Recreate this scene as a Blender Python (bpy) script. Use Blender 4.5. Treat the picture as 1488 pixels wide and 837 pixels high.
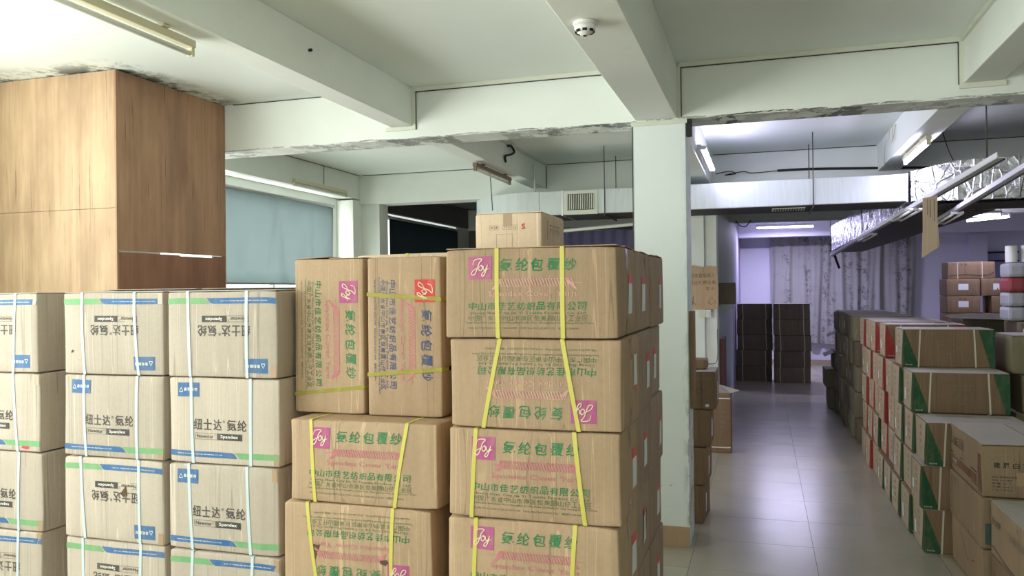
import bpy, bmesh, math, random
from mathutils import Vector, Matrix

for _o in list(bpy.data.objects):
    bpy.data.objects.remove(_o)
SC = bpy.context.scene
COL = SC.collection

# ------------------------------------------------------------------ camera
def set_camera():
    f = 1168.34
    yaw, pitch, roll = math.radians(17.327), math.radians(0.2577), math.radians(-0.6139)
    fw = Vector((-math.sin(yaw)*math.cos(pitch), math.cos(yaw)*math.cos(pitch), math.sin(pitch)))
    r0 = Vector((math.cos(yaw), math.sin(yaw), 0)); u0 = r0.cross(fw)
    r = r0*math.cos(roll) + u0*math.sin(roll)
    u = -r0*math.sin(roll) + u0*math.cos(roll)
    m = Matrix(((r.x, u.x, -fw.x, 0), (r.y, u.y, -fw.y, 0), (r.z, u.z, -fw.z, 1.75), (0, 0, 0, 1)))
    cd = bpy.data.cameras.new('camera'); cd.sensor_width = 36; cd.lens = 36*f/1488
    cd.clip_start = 0.02; cd.clip_end = 200
    co = bpy.data.objects.new('camera', cd); COL.objects.link(co); co.matrix_world = m
    SC.camera = co
set_camera()

# ------------------------------------------------------------------ world, daylight, exposure
W = bpy.data.worlds.new('overcast_sky'); SC.world = W; W.use_nodes = True
W.node_tree.nodes['Background'].inputs[0].default_value = (0.93, 1.0, 0.98, 1)
W.node_tree.nodes['Background'].inputs[1].default_value = 2.2
def area(name, loc, rot, sx, sy, power, col):
    l = bpy.data.lights.new(name, 'AREA'); l.shape = 'RECTANGLE'; l.size = sx; l.size_y = sy
    l.energy = power; l.color = col
    o = bpy.data.objects.new(name, l); COL.objects.link(o); o.location = loc; o.rotation_euler = rot
    return o
DAY = (0.97, 1.0, 0.93)
H = math.pi/2
# daylight entering through the window openings (left wall, rear wall, mid bay)
area('daylight_side_window', (-5.22, 0.2, 1.9), (0, -H-.6, 0), 1.9, 5.6, 290, DAY)
area('daylight_rear_window', (-1.6, -4.42, 1.9), (H+.35, 0, 0), 5.0, 1.9, 48, DAY)
area('daylight_mid_window', (-5.45, 7.7, 1.9), (0, -H, 0), 1.9, 2.8, 110, DAY)
SC.view_settings.view_transform = 'Standard'
SC.view_settings.look = 'None'
SC.view_settings.gamma = 1.0
SC.view_settings.use_curve_mapping = False
SC.view_settings.exposure = 0.2
SC.cycles.use_denoising = True
SC.cycles.max_bounces = 8
SC.cycles.diffuse_bounces = 5
SC.cycles.glossy_bounces = 3
SC.cycles.transparent_max_bounces = 8
SC.cycles.caustics_reflective = False
SC.cycles.sample_clamp_indirect = 8

# ------------------------------------------------------------------ object helpers
def link(o, parent=None):
    COL.objects.link(o)
    if parent is not None: o.parent = parent
    return o
def tag(o, label=None, cat=None, group=None, kind=None):
    if label: o['label'] = label
    if cat: o['category'] = cat
    if group: o['group'] = group
    if kind: o['kind'] = kind
    return o
def empty(name, loc, rz=0.0):
    o = bpy.data.objects.new(name, None); o.empty_display_size = 0.1
    o.location = loc; o.rotation_euler = (0, 0, rz)
    return link(o)
def mesh_obj(name, me, mat=None, parent=None, loc=None):
    if mat is not None and not me.materials: me.materials.append(mat)
    o = bpy.data.objects.new(name, me); link(o, parent)
    if loc: o.location = loc
    return o
def bm_obj(name, bm, mat=None, parent=None, loc=None, smooth=False):
    me = bpy.data.meshes.new(name); bm.to_mesh(me); bm.free()
    if smooth:
        for p in me.polygons: p.use_smooth = True
    return mesh_obj(name, me, mat, parent, loc)
def add_box(bm, x0, x1, y0, y1, z0, z1, bev=0.0):
    vs = [bm.verts.new((x, y, z)) for x in (x0, x1) for y in (y0, y1) for z in (z0, z1)]
    q = [(0,1,3,2),(4,6,7,5),(0,4,5,1),(2,3,7,6),(0,2,6,4),(1,5,7,3)]
    fs = [bm.faces.new([vs[i] for i in f]) for f in q]
    if bev > 0:
        es = list({e for f in fs for e in f.edges})
        bmesh.ops.bevel(bm, geom=es, offset=bev, segments=2, profile=0.6, affect='EDGES')
def box(name, x0, x1, y0, y1, z0, z1, mat, parent=None, bev=0.0):
    bm = bmesh.new(); add_box(bm, x0, x1, y0, y1, z0, z1, bev)
    return bm_obj(name, bm, mat, parent)
def sbox(name, x0, x1, y0, y1, z0, z1, mat, label=None, bev=0.0):
    return tag(box(name, x0, x1, y0, y1, z0, z1, mat, None, bev), label, None, None, 'structure')
def add_tube(bm, pts, r, seg=6, caps=True):
    pts = [Vector(p) for p in pts]; rings = []
    for i, p in enumerate(pts):
        d = (pts[min(i+1, len(pts)-1)] - pts[max(i-1, 0)]).normalized()
        a = d.orthogonal().normalized() if i == 0 else (a - d*a.dot(d)).normalized()
        b = d.cross(a)
        rings.append([bm.verts.new(p + (a*math.cos(2*math.pi*k/seg) + b*math.sin(2*math.pi*k/seg))*r) for k in range(seg)])
    for i in range(len(rings)-1):
        for k in range(seg):
            bm.faces.new((rings[i][k], rings[i][(k+1) % seg], rings[i+1][(k+1) % seg], rings[i+1][k]))
    if caps:
        bm.faces.new(rings[0][::-1]); bm.faces.new(rings[-1])
def tube(name, pts, r, mat, parent=None, seg=6):
    bm = bmesh.new(); add_tube(bm, pts, r, seg)
    return bm_obj(name, bm, mat, parent, smooth=True)
def add_lathe(bm, prof, seg=24, cx=0, cy=0):
    rings = []
    for r, z in prof:
        rings.append([bm.verts.new((cx + r*math.cos(2*math.pi*k/seg), cy + r*math.sin(2*math.pi*k/seg), z)) for k in range(seg)])
    for i in range(len(rings)-1):
        for k in range(seg):
            bm.faces.new((rings[i][k], rings[i][(k+1) % seg], rings[i+1][(k+1) % seg], rings[i+1][k]))
    bm.faces.new(rings[0][::-1]); bm.faces.new(rings[-1])
def extrude_poly(bm, pts, thick_vec):
    """closed polygon (list of Vector) extruded by thick_vec"""
    a = [bm.verts.new(p) for p in pts]; b = [bm.verts.new(Vector(p)+thick_vec) for p in pts]
    bm.faces.new(a); bm.faces.new(b[::-1])
    n = len(pts)
    for i in range(n): bm.faces.new((a[i], b[i], b[(i+1) % n], a[(i+1) % n]))

# ------------------------------------------------------------------ materials
MATS = {}
class N:
    """tiny node-tree writer"""
    def __init__(s, name):
        s.m = bpy.data.materials.new(name); s.m.use_nodes = True
        s.t = s.m.node_tree; s.b = s.t.nodes['Principled BSDF']; s.out = s.t.nodes['Material Output']
        MATS[name] = s.m
    def n(s, kind, **kw):
        nd = s.t.nodes.new(kind)
        for k, v in kw.items():
            if k.startswith('i_'):
                key = k[2:].replace('_', ' ')
                key = int(key) if key.isdigit() else key
                s.put(nd.inputs[key], v)
            else: setattr(nd, k, v)
        return nd
    def put(s, sock, v):
        if isinstance(v, bpy.types.NodeSocket): s.t.links.new(v, sock)
        else: sock.default_value = v
    def coord(s, which='Object', scale=(1,1,1), loc=(0,0,0), rnd=False):
        tc = s.n('ShaderNodeTexCoord'); v = tc.outputs[which]
        if rnd:
            oi = s.n('ShaderNodeObjectInfo')
            mu = s.n('ShaderNodeVectorMath', operation='MULTIPLY_ADD'); s.t.links.new(oi.outputs['Location'], mu.inputs[0])
            mu.inputs[1].default_value = (7.3, 3.1, 5.7); s.t.links.new(v, mu.inputs[2]); v = mu.outputs[0]
        mp = s.n('ShaderNodeMapping'); s.t.links.new(v, mp.inputs[0])
        mp.inputs['Scale'].default_value = scale; mp.inputs['Location'].default_value = loc
        return mp.outputs[0]
    def noise(s, vec, scale, detail=3, rough=.5, dist=0):
        nd = s.n('ShaderNodeTexNoise'); s.t.links.new(vec, nd.inputs['Vector'])
        nd.inputs['Scale'].default_value = scale; nd.inputs['Detail'].default_value = detail
        nd.inputs['Roughness'].default_value = rough; nd.inputs['Distortion'].default_value = dist
        return nd.outputs['Fac']
    def ramp(s, fac, stops):
        nd = s.n('ShaderNodeValToRGB'); s.t.links.new(fac, nd.inputs[0]); e = nd.color_ramp.elements
        while len(e) < len(stops): e.new(0.5)
        for el, (p, c) in zip(e, stops):
            el.position = p; el.color = (c, c, c, 1) if isinstance(c, (int, float)) else (*c, 1)
        return nd.outputs[0]
    def mix(s, fac, a, b, mode='MIX'):
        nd = s.n('ShaderNodeMix', data_type='RGBA', blend_type=mode)
        s.put(nd.inputs[0], fac)
        for sock, v in ((nd.inputs[6], a), (nd.inputs[7], b)):
            s.put(sock, (*v, 1) if isinstance(v, tuple) and len(v) == 3 else v)
        return nd.outputs[2]
    def math(s, op, a, b=0.0, c=None):
        nd = s.n('ShaderNodeMath', operation=op); s.put(nd.inputs[0], a); s.put(nd.inputs[1], b)
        if c is not None: s.put(nd.inputs[2], c)
        return nd.outputs[0]
    def bump(s, h, strength, dist=0.01):
        nd = s.n('ShaderNodeBump'); nd.inputs['Strength'].default_value = strength
        nd.inputs['Distance'].default_value = dist; s.t.links.new(h, nd.inputs['Height'])
        s.t.links.new(nd.outputs[0], s.b.inputs['Normal'])
    def base(s, v, rough=None, metal=None, spec=None):
        s.put(s.b.inputs['Base Color'], (*v, 1) if isinstance(v, tuple) else v)
        if rough is not None: s.put(s.b.inputs['Roughness'], rough)
        if metal is not None: s.put(s.b.inputs['Metallic'], metal)
        if spec is not None: s.b.inputs['Specular IOR Level'].default_value = spec
        return s.m

def flat(name, col, rough=.6, metal=0, spec=.4, emit=None, estr=0):
    s = N(name); s.base(col, rough, metal, spec)
    if emit:
        s.b.inputs['Emission Color'].default_value = (*emit, 1); s.b.inputs['Emission Strength'].default_value = estr
    return s.m

def plaster(name, col, grime=(.33, .31, .24), amt=.25, scale=.7):
    s = N(name); v = s.coord('Object')
    a = s.noise(v, scale, 5, .6); b = s.noise(v, 9, 4, .6)
    f = s.math('MULTIPLY', s.ramp(a, [(.48, 0.0), (.75, 1.0)]), amt)
    c = s.mix(f, col, grime)
    c = s.mix(s.math('MULTIPLY', s.ramp(b, [(.62, 0.0), (.72, 1.0)]), amt*.35), c, grime)
    s.base(c, .62, 0, .3); s.bump(s.noise(v, 14, 5, .55), .12, .004)
    return s.m

def carton_mat(name, col, dark, streak=.35):
    """corrugated kraft board: vertical flutes, scuffs, fibre noise, tone differs from box to box"""
    s = N(name); v = s.coord('Object', rnd=True); o = s.coord('Object')
    st = s.noise(s.coord('Object', (9, 9, .7), rnd=True), 3.0, 4, .55)
    fi = s.noise(s.coord('Object', (1, 1, 1), rnd=True), 60, 2, .5)
    bl = s.noise(v, 3.2, 3, .5)
    c = s.mix(s.math('MULTIPLY', s.ramp(st, [(.35, 0.0), (.75, 1.0)]), streak), col, dark)
    c = s.mix(s.math('MULTIPLY', s.ramp(bl, [(.4, 0.0), (.7, 1.0)]), .28), c, dark)
    c = s.mix(s.math('MULTIPLY', s.ramp(fi, [(.4, 0.0), (.7, 1.0)]), .10), c, tuple(x*.6 for x in dark))
    sc = s.noise(s.coord('Object', (1, 1, .25), rnd=True), 14, 3, .6)
    c = s.mix(s.math('MULTIPLY', s.ramp(sc, [(.70, 0.0), (.76, 1.0)]), .35), c, tuple(min(1, x*1.5) for x in col))
    ln = s.noise(s.coord('Object', (26, 26, .35), rnd=True), 1.0, 1, .3)
    c = s.mix(s.math('MULTIPLY', s.ramp(ln, [(.575, 0.0), (.583, 1.0), (.590, 1.0), (.598, 0.0)]), .45), c, tuple(min(1, x*1.55) for x in col))
    ln2 = s.noise(s.coord('Object', (19, 19, .3), (3, 3, 3), rnd=True), 1.0, 1, .3)
    c = s.mix(s.math('MULTIPLY', s.ramp(ln2, [(.60, 0.0), (.608, 1.0), (.614, 1.0), (.622, 0.0)]), .5), c, tuple(x*.55 for x in dark))
    ge = s.n('ShaderNodeNewGeometry')
    c = s.mix(s.math('MULTIPLY', s.ramp(ge.outputs['Pointiness'], [(.53, 0.0), (.62, 1.0)]), .4), c, tuple(min(1, x*1.35) for x in col))
    oi = s.n('ShaderNodeObjectInfo')
    hsv = s.n('ShaderNodeHueSaturation'); s.t.links.new(c, hsv.inputs['Color'])
    mr = s.n('ShaderNodeMapRange'); s.t.links.new(oi.outputs['Random'], mr.inputs[0])
    mr.inputs[3].default_value = .9; mr.inputs[4].default_value = 1.1
    s.t.links.new(mr.outputs[0], hsv.inputs['Value'])
    s.base(hsv.outputs[0], .72, 0, .25)
    fl = s.n('ShaderNodeTexWave', wave_type='BANDS', bands_direction='X'); s.t.links.new(o, fl.inputs['Vector'])
    fl.inputs['Scale'].default_value = 45; fl.inputs['Distortion'].default_value = .4
    h = s.math('ADD', s.math('MULTIPLY', fl.outputs['Fac'], .08), s.math('MULTIPLY', st, 1.0))
    s.bump(h, .35, .004)
    return s.m

def ink(name, col, fade=.3, board=(.55, .42, .28)):
    s = N(name); v = s.coord('Object', (1, 1, .4), rnd=True)
    f = s.ramp(s.noise(v, 34, 4, .7), [(.45, 0.0), (.75, 1.0)])
    g = s.ramp(s.noise(v, 4, 2, .5), [(.4, 0.0), (.7, 1.0)])
    c = s.mix(s.math('MINIMUM', s.math('ADD', s.math('MULTIPLY', f, fade), s.math('MULTIPLY', g, fade*.5)), .9), col, board)
    return s.base(c, .65, 0, .25)

M_WALL = plaster('white_plaster', (.80, .835, .785), amt=.18)
M_WALLLAV = plaster('lavender_plaster', (.66, .65, .78), (.38, .37, .46), .2)
M_WALLDIM = plaster('dim_daylight_plaster', (.42, .50, .40), (.26, .30, .25), .3)  # dim greenish light of the rear aisle put into the wall colour
M_UNLITWALL = plaster('unlit_room_shade', (.16, .16, .15), (.08, .08, .08), .3)  # darkness of the unlit side room put into the plaster colour
M_PANEL = flat('white_trim_paint', (.68, .70, .60), .5)
M_CREAM = flat('cream_conduit', (.62, .62, .50), .5)

def beam_mat():
    """painted concrete beam, plaster cracked and blackened along its lower arris"""
    s = N('beam_paint_cracked_edge'); tc = s.n('ShaderNodeTexCoord')
    sep = s.n('ShaderNodeSeparateXYZ'); s.t.links.new(tc.outputs['Object'], sep.inputs[0])
    v = s.coord('Object'); z = sep.outputs['Z']
    wob = s.noise(s.coord('Object', (1, .4, 1)), 3.0, 5, .65)
    h = s.math('ADD', z, s.math('MULTIPLY', s.math('SUBTRACT', wob, .5), .055))
    band = s.ramp(s.math('MULTIPLY', s.math('SUBTRACT', h, 2.895), 10.0), [(0.0, .30), (.20, .32), (.22, 1.0), (.29, 1.0), (.32, 0.0)])
    spl = s.ramp(s.noise(s.coord('Object', (2.2, 2, 9)), 3.0, 6, .75), [(.45, 0.0), (.49, 1.0)])
    longn = s.ramp(s.noise(s.coord('Object', (.9, .1, .1)), 1.6, 2, .5), [(.35, .25), (.62, 1.0)])
    fac = s.math('MULTIPLY', s.math('MULTIPLY', band, spl), longn)
    a = s.noise(v, .7, 5, .6)
    c = s.mix(s.math('MULTIPLY', s.ramp(a, [(.48, 0.0), (.75, 1.0)]), .18), (.80, .835, .785), (.33, .31, .24))
    c = s.mix(s.math('MULTIPLY', fac, .92), c, (.05, .055, .045))
    s.base(c, .62, 0, .3); s.bump(s.math('ADD', s.noise(v, 14, 5, .55), s.math('MULTIPLY', fac, -2.0)), .2, .006)
    return s.m
M_BEAM = beam_mat()

def pillar_mat():
    """painted pillar with scuffs, chipped arris towards +X and dirt near the foot"""
    s = N('pillar_paint_chipped'); tc = s.n('ShaderNodeTexCoord')
    sep = s.n('ShaderNodeSeparateXYZ'); s.t.links.new(tc.outputs['Object'], sep.inputs[0])
    v = s.coord('Object')
    ed = s.ramp(s.math('MULTIPLY', s.math('ADD', sep.outputs['X'], .535), 20.0), [(0.0, 0.0), (.55, .35), (1.0, 1.0)])
    chip = s.ramp(s.noise(s.coord('Object', (4, 4, 1.2)), 4, 6, .75), [(.50, 0.0), (.57, 1.0)])
    low = s.ramp(s.math('MULTIPLY', sep.outputs['Z'], .6), [(0.0, 1.0), (.5, .75), (1.0, .25)])
    scuff = s.ramp(s.noise(s.coord('Object', (1.5, 1.5, 5)), 3.2, 5, .7), [(.63, 0.0), (.69, 1.0)])
    lowonly = s.ramp(s.math('MULTIPLY', sep.outputs['Z'], .9), [(0.0, 1.0), (.5, .9), (.9, 0.0)])
    fac = s.math('MAXIMUM', s.math('MULTIPLY', s.math('MULTIPLY', ed, chip), low), s.math('MULTIPLY', scuff, lowonly))
    a = s.noise(v, .9, 5, .6)
    c = s.mix(s.math('MULTIPLY', s.ramp(a, [(.48, 0.0), (.75, 1.0)]), .15), (.78, .84, .83), (.45, .48, .44))
    c = s.mix(s.math('MULTIPLY', fac, .85), c, (.10, .11, .10))
    s.base(c, .5, 0, .35); s.bump(s.math('ADD', s.noise(v, 10, 4, .5), s.math('MULTIPLY', fac, -1.5)), .2, .005)
    return s.m
M_PILLAR = pillar_mat()

def ceiling_mat():
    """white ceiling with black mould round the plywood box"""
    s = N('ceiling_paint_mould'); tc = s.n('ShaderNodeTexCoord')
    sep = s.n('ShaderNodeSeparateXYZ'); s.t.links.new(tc.outputs['Object'], sep.inputs[0])
    x, y = sep.outputs['X'], sep.outputs['Y']
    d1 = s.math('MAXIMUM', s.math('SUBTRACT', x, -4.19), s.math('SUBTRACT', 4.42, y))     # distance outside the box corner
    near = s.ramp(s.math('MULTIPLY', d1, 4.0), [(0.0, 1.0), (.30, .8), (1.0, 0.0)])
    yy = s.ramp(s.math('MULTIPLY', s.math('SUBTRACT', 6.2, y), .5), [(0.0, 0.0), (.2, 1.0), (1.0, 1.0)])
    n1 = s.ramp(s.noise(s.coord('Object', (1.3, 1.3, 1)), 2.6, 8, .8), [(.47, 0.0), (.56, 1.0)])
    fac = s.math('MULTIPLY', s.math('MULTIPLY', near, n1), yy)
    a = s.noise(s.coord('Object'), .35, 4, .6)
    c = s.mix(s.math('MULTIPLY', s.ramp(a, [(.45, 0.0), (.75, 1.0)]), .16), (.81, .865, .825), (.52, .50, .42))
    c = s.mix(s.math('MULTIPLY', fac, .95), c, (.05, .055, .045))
    s.base(c, .6, 0, .3); s.bump(s.noise(s.coord('Object'), 12, 4, .5), .1, .004)
    return s.m
M_CEIL = ceiling_mat()

def plywood(name, col, dark):
    s = N(name)
    st = s.noise(s.coord('Object', (14, 14, .55)), 1.3, 6, .62, .6)
    br = s.noise(s.coord('Object', (2.2, 2.2, .8)), 1.3, 4, .55)
    cr = s.noise(s.coord('Object', (34, 34, .9)), 1.6, 5, .7)
    c = s.mix(s.math('MULTIPLY', s.ramp(st, [(.38, 0.0), (.68, 1.0)]), .6), col, dark)
    c = s.mix(s.math('MULTIPLY', s.ramp(br, [(.42, 0.0), (.62, 1.0)]), .6), c, tuple(k*.8 for k in dark))
    c = s.mix(s.math('MULTIPLY', s.ramp(cr, [(.60, 0.0), (.66, 1.0)]), .6), c, (.06, .035, .02))
    s.base(c, .5, 0, .35); s.bump(st, .15, .004)
    return s.m
M_PLY = plywood('veneer_plywood', (.60, .42, .265), (.38, .245, .145))
M_PLYSHADE = plywood('shaded_veneer_plywood', (.49, .285, .17), (.30, .165, .10))  # darker copy of the veneer; the side's shade is in its colour
M_PLYR = plywood('reddish_veneer_plywood', (.36, .18, .11), (.24, .11, .07))

def tile_mat():
    s = N('glazed_floor_tile'); v = s.coord('Object', rnd=True)
    a = s.noise(v, 1.6, 5, .6); b = s.noise(v, 30, 3, .6)
    oi = s.n('ShaderNodeObjectInfo')
    c = s.mix(s.ramp(a, [(.3, 0.0), (.75, 1.0)]), (.44, .40, .315), (.36, .325, .255))
    c = s.mix(s.math('MULTIPLY', oi.outputs['Random'], .25), c, (.30, .30, .26))
    sm = s.noise(s.coord('Object', (1, 3, 1), rnd=True), 2.2, 4, .6)
    s.base(c, s.math('MULTIPLY_ADD', sm, .10, .19), 0, .5)
    return s.m
M_TILE = tile_mat()
M_GROUT = flat('tile_grout', (.10, .095, .08), .8)

def foil_mat():
    s = N('crinkled_foil'); v = s.coord('Object')
    n1 = s.noise(v, 9, 6, .65, 1.2)
    vo = s.n('ShaderNodeTexVoronoi', feature='DISTANCE_TO_EDGE'); s.t.links.new(s.coord('Object', (1, 1, .6)), vo.inputs['Vector']); vo.inputs['Scale'].default_value = 9
    h = s.math('ADD', n1, s.math('MULTIPLY', s.ramp(vo.outputs['Distance'], [(0.0, 1.0), (.08, 0.0)]), .5))
    s.base((.80, .81, .82), s.ramp(n1, [(.3, .2), (.7, .38)]), 1.0, .5); s.bump(h, .7, .02)
    return s.m
M_FOIL = foil_mat()
def duct_mat():
    s = N('white_duct_wrap'); v = s.coord('Object', (18, 2, 2))
    n1 = s.noise(v, 2.0, 4, .6)
    s.base(s.mix(s.ramp(n1, [(.4, 0.0), (.7, 1.0)]), (.62, .67, .66), (.55, .60, .60)), .4, .1, .4); s.bump(n1, .25, .006)
    return s.m
M_DUCT = duct_mat()
M_DUCTSHADE = flat('duct_underside_shade', (.05, .047, .042), .6, 0, .2)  # shade beneath the ducts put into a dark sheet
M_STEEL = flat('galvanised_steel', (.55, .57, .56), .38, .7)
M_BLACK = flat('black_rubber', (.012, .012, .014), .5)
M_RUST = flat('dark_iron_rod', (.08, .075, .07), .6, .4)
M_BATTEN = flat('yellowed_lamp_housing', (.66, .62, .45), .45)
M_BATTENW = flat('white_lamp_housing', (.70, .70, .72), .4)
M_BATTENB = flat('brown_stained_housing', (.22, .16, .11), .5)
M_TUBEOFF = flat('unlit_fluorescent_tube', (.78, .78, .70), .25)
M_TUBEON = flat('lit_fluorescent_tube', (.9, .9, .95), .3, emit=(.74, .70, 1.0), estr=30)
M_PLASTIC = flat('white_plastic', (.75, .75, .72), .35)
M_DARKHOLE = flat('dark_opening', (.01, .01, .01), .9)
M_CURTPOLE = flat('aluminium_profile', (.55, .56, .55), .4, .6)

def blind_mat(name, col, trans):
    s = N(name); v = s.coord('Object', (1, 1.2, .25))
    n1 = s.noise(v, 2.2, 4, .6); n2 = s.noise(s.coord('Object', (1, 60, 60)), 2, 2, .5)
    c = s.mix(s.math('MULTIPLY', s.ramp(n1, [(.55, 0.0), (.72, 1.0)]), .35), col, tuple(k*.55 for k in col))
    c = s.mix(s.math('MULTIPLY', n2, .1), c, tuple(k*.7 for k in col))
    s.base(c, .8, 0, .1)
    if trans > 0:
        tr = s.n('ShaderNodeBsdfTranslucent'); s.put(tr.inputs[0], c)
        mx = s.n('ShaderNodeMixShader'); mx.inputs[0].default_value = trans
        s.t.links.new(s.b.outputs[0], mx.inputs[1]); s.t.links.new(tr.outputs[0], mx.inputs[2])
        s.t.links.new(mx.outputs[0], s.out.inputs[0])
    return s.m
M_BLIND = blind_mat('blue_grey_blind_cloth', (.25, .29, .295), .045)
M_BLINDDK = blind_mat('black_blind_cloth', (.045, .06, .065), .02)

def curtain_mat():
    s = N('printed_curtain_cloth')
    a = s.noise(s.coord('UV', (9, 7, 1)), 1.6, 5, .8, .4)
    colm = s.ramp(s.noise(s.coord('UV', (13, .6, 1)), 1.0, 1, .5), [(.47, 0.0), (.52, 1.0)])
    det = s.ramp(s.noise(s.coord('UV', (60, 46, 1)), 1.6, 5, .8), [(.46, 0.0), (.52, 1.0)])
    f = s.math('MULTIPLY', s.math('MULTIPLY', s.ramp(a, [(.50, 0.0), (.57, 1.0)]), colm), det)
    c = s.mix(s.math('MULTIPLY', f, .85), (.36, .355, .35), (.08, .075, .075))
    st = s.noise(s.coord('UV', (2, 3, 1)), 2.0, 3, .6)
    c = s.mix(s.math('MULTIPLY', s.ramp(st, [(.5, 0.0), (.75, 1.0)]), .3), c, (.26, .20, .18))
    return s.base(c, .85, 0, .1)
M_CURTAIN = curtain_mat()
M_CURTAINBLUE = flat('violet_curtain_cloth', (.42, .40, .72), .8)

M_CB_GREY = carton_mat('pale_kraft_board', (.49, .42, .345), (.40, .335, .27), .3)
M_CB_TAN = carton_mat('tan_kraft_board', (.43, .30, .19), (.315, .215, .13), .4)
M_CB_BROWN = carton_mat('brown_kraft_board', (.25, .165, .10), (.17, .11, .065), .35)
M_CB_DARK = carton_mat('dark_kraft_board', (.17, .135, .095), (.11, .085, .06), .3)
M_CB_OLIVE = carton_mat('olive_kraft_board', (.23, .20, .125), (.15, .13, .085), .3)
M_CB_PALE = carton_mat('cream_kraft_board', (.64, .50, .36), (.54, .41, .29), .2)
M_CB_SIDE = carton_mat('greyish_kraft_board', (.37, .27, .205), (.28, .20, .15), .35)
M_CB_NEAR = carton_mat('dim_lit_tan_board', (.33, .235, .15), (.24, .165, .10), .25)  # tan darkened to hold the weaker light at the near right
M_CB_TOP = carton_mat('grey_flap_board', (.42, .38, .34), (.33, .29, .25), .25)  # greyer board for closing flaps
M_STRAP_W = flat('white_strapping', (.52, .61, .64), .4)
M_STRAP_Y = flat('yellow_strapping', (.60, .54, .11), .4)
M_STRAP_P = flat('pale_strapping', (.62, .56, .46), .45)
M_TAPE = flat('brown_packing_tape', (.40, .27, .17), .25)
M_TAPECLEAR = flat('clear_packing_tape', (.52, .44, .36), .15)
I_BLACK = ink('black_ink', (.055, .05, .05), .18)
I_FAINT = ink('faded_black_ink', (.20, .16, .12), .4)
I_GREEN = ink('green_ink', (.015, .19, .065), .22)
I_NAVY = ink('dark_blue_ink', (.05, .08, .18), .22)
I_FADEGREEN = ink('faded_green_ink', (.10, .17, .07), .3)
I_MAG = ink('magenta_ink', (.42, .085, .23), .22)
I_PINK = ink('pink_ink', (.52, .15, .19), .35)
I_PINKFAINT = ink('worn_pink_ink', (.60, .27, .28), .75)
I_RED = ink('red_ink', (.58, .05, .06), .15)
I_BLUE = ink('blue_ink', (.035, .13, .30), .15)
I_LGREEN = ink('light_green_ink', (.15, .36, .16), .2)
I_PACKGREEN = ink('deep_green_ink', (.010, .080, .032), .12)
I_PACKRED = ink('bright_red_ink', (.36, .03, .03), .12)
I_WHITE = ink('white_print', (.80, .80, .74), .12)
I_PAPER = flat('white_paper_label', (.74, .76, .78), .5)
I_REDPAPER = flat('red_paper_label', (.70, .10, .10), .5)
I_TORN = flat('torn_board_shadow', (.10, .06, .035), .9)

# ------------------------------------------------------------------ lettering (flat print lifted a hair off the board)
_TXT = {}
def text_mesh(s, res=2, off=0.0):
    """triangulated glyph outline of a string, unit size, centred; cached"""
    key = (s, res, off)
    if key in _TXT: return _TXT[key]
    cu = bpy.data.curves.new('t', 'FONT'); cu.body = s; cu.size = 1.0; cu.resolution_u = res
    cu.fill_mode = 'FRONT'; cu.offset = off
    ob = bpy.data.objects.new('t', cu); COL.objects.link(ob)
    dg = bpy.context.evaluated_depsgraph_get(); dg.update()
    me = bpy.data.meshes.new_from_object(ob.evaluated_get(dg))
    vs = [(v.co.x, v.co.y) for v in me.vertices]; fs = [tuple(p.vertices) for p in me.polygons]
    bpy.data.meshes.remove(me); bpy.data.objects.remove(ob); bpy.data.curves.remove(cu)
    if vs:
        x0, x1 = min(v[0] for v in vs), max(v[0] for v in vs)
        y0, y1 = min(v[1] for v in vs), max(v[1] for v in vs)
        vs = [((x - (x0+x1)/2)/(x1-x0), (y - (y0+y1)/2)/max(1e-6, y1-y0)) for x, y in vs]
        asp = (x1-x0)/max(1e-6, y1-y0)
    else: asp = 1
    _TXT[key] = (vs, fs, asp)
    return _TXT[key]
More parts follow.
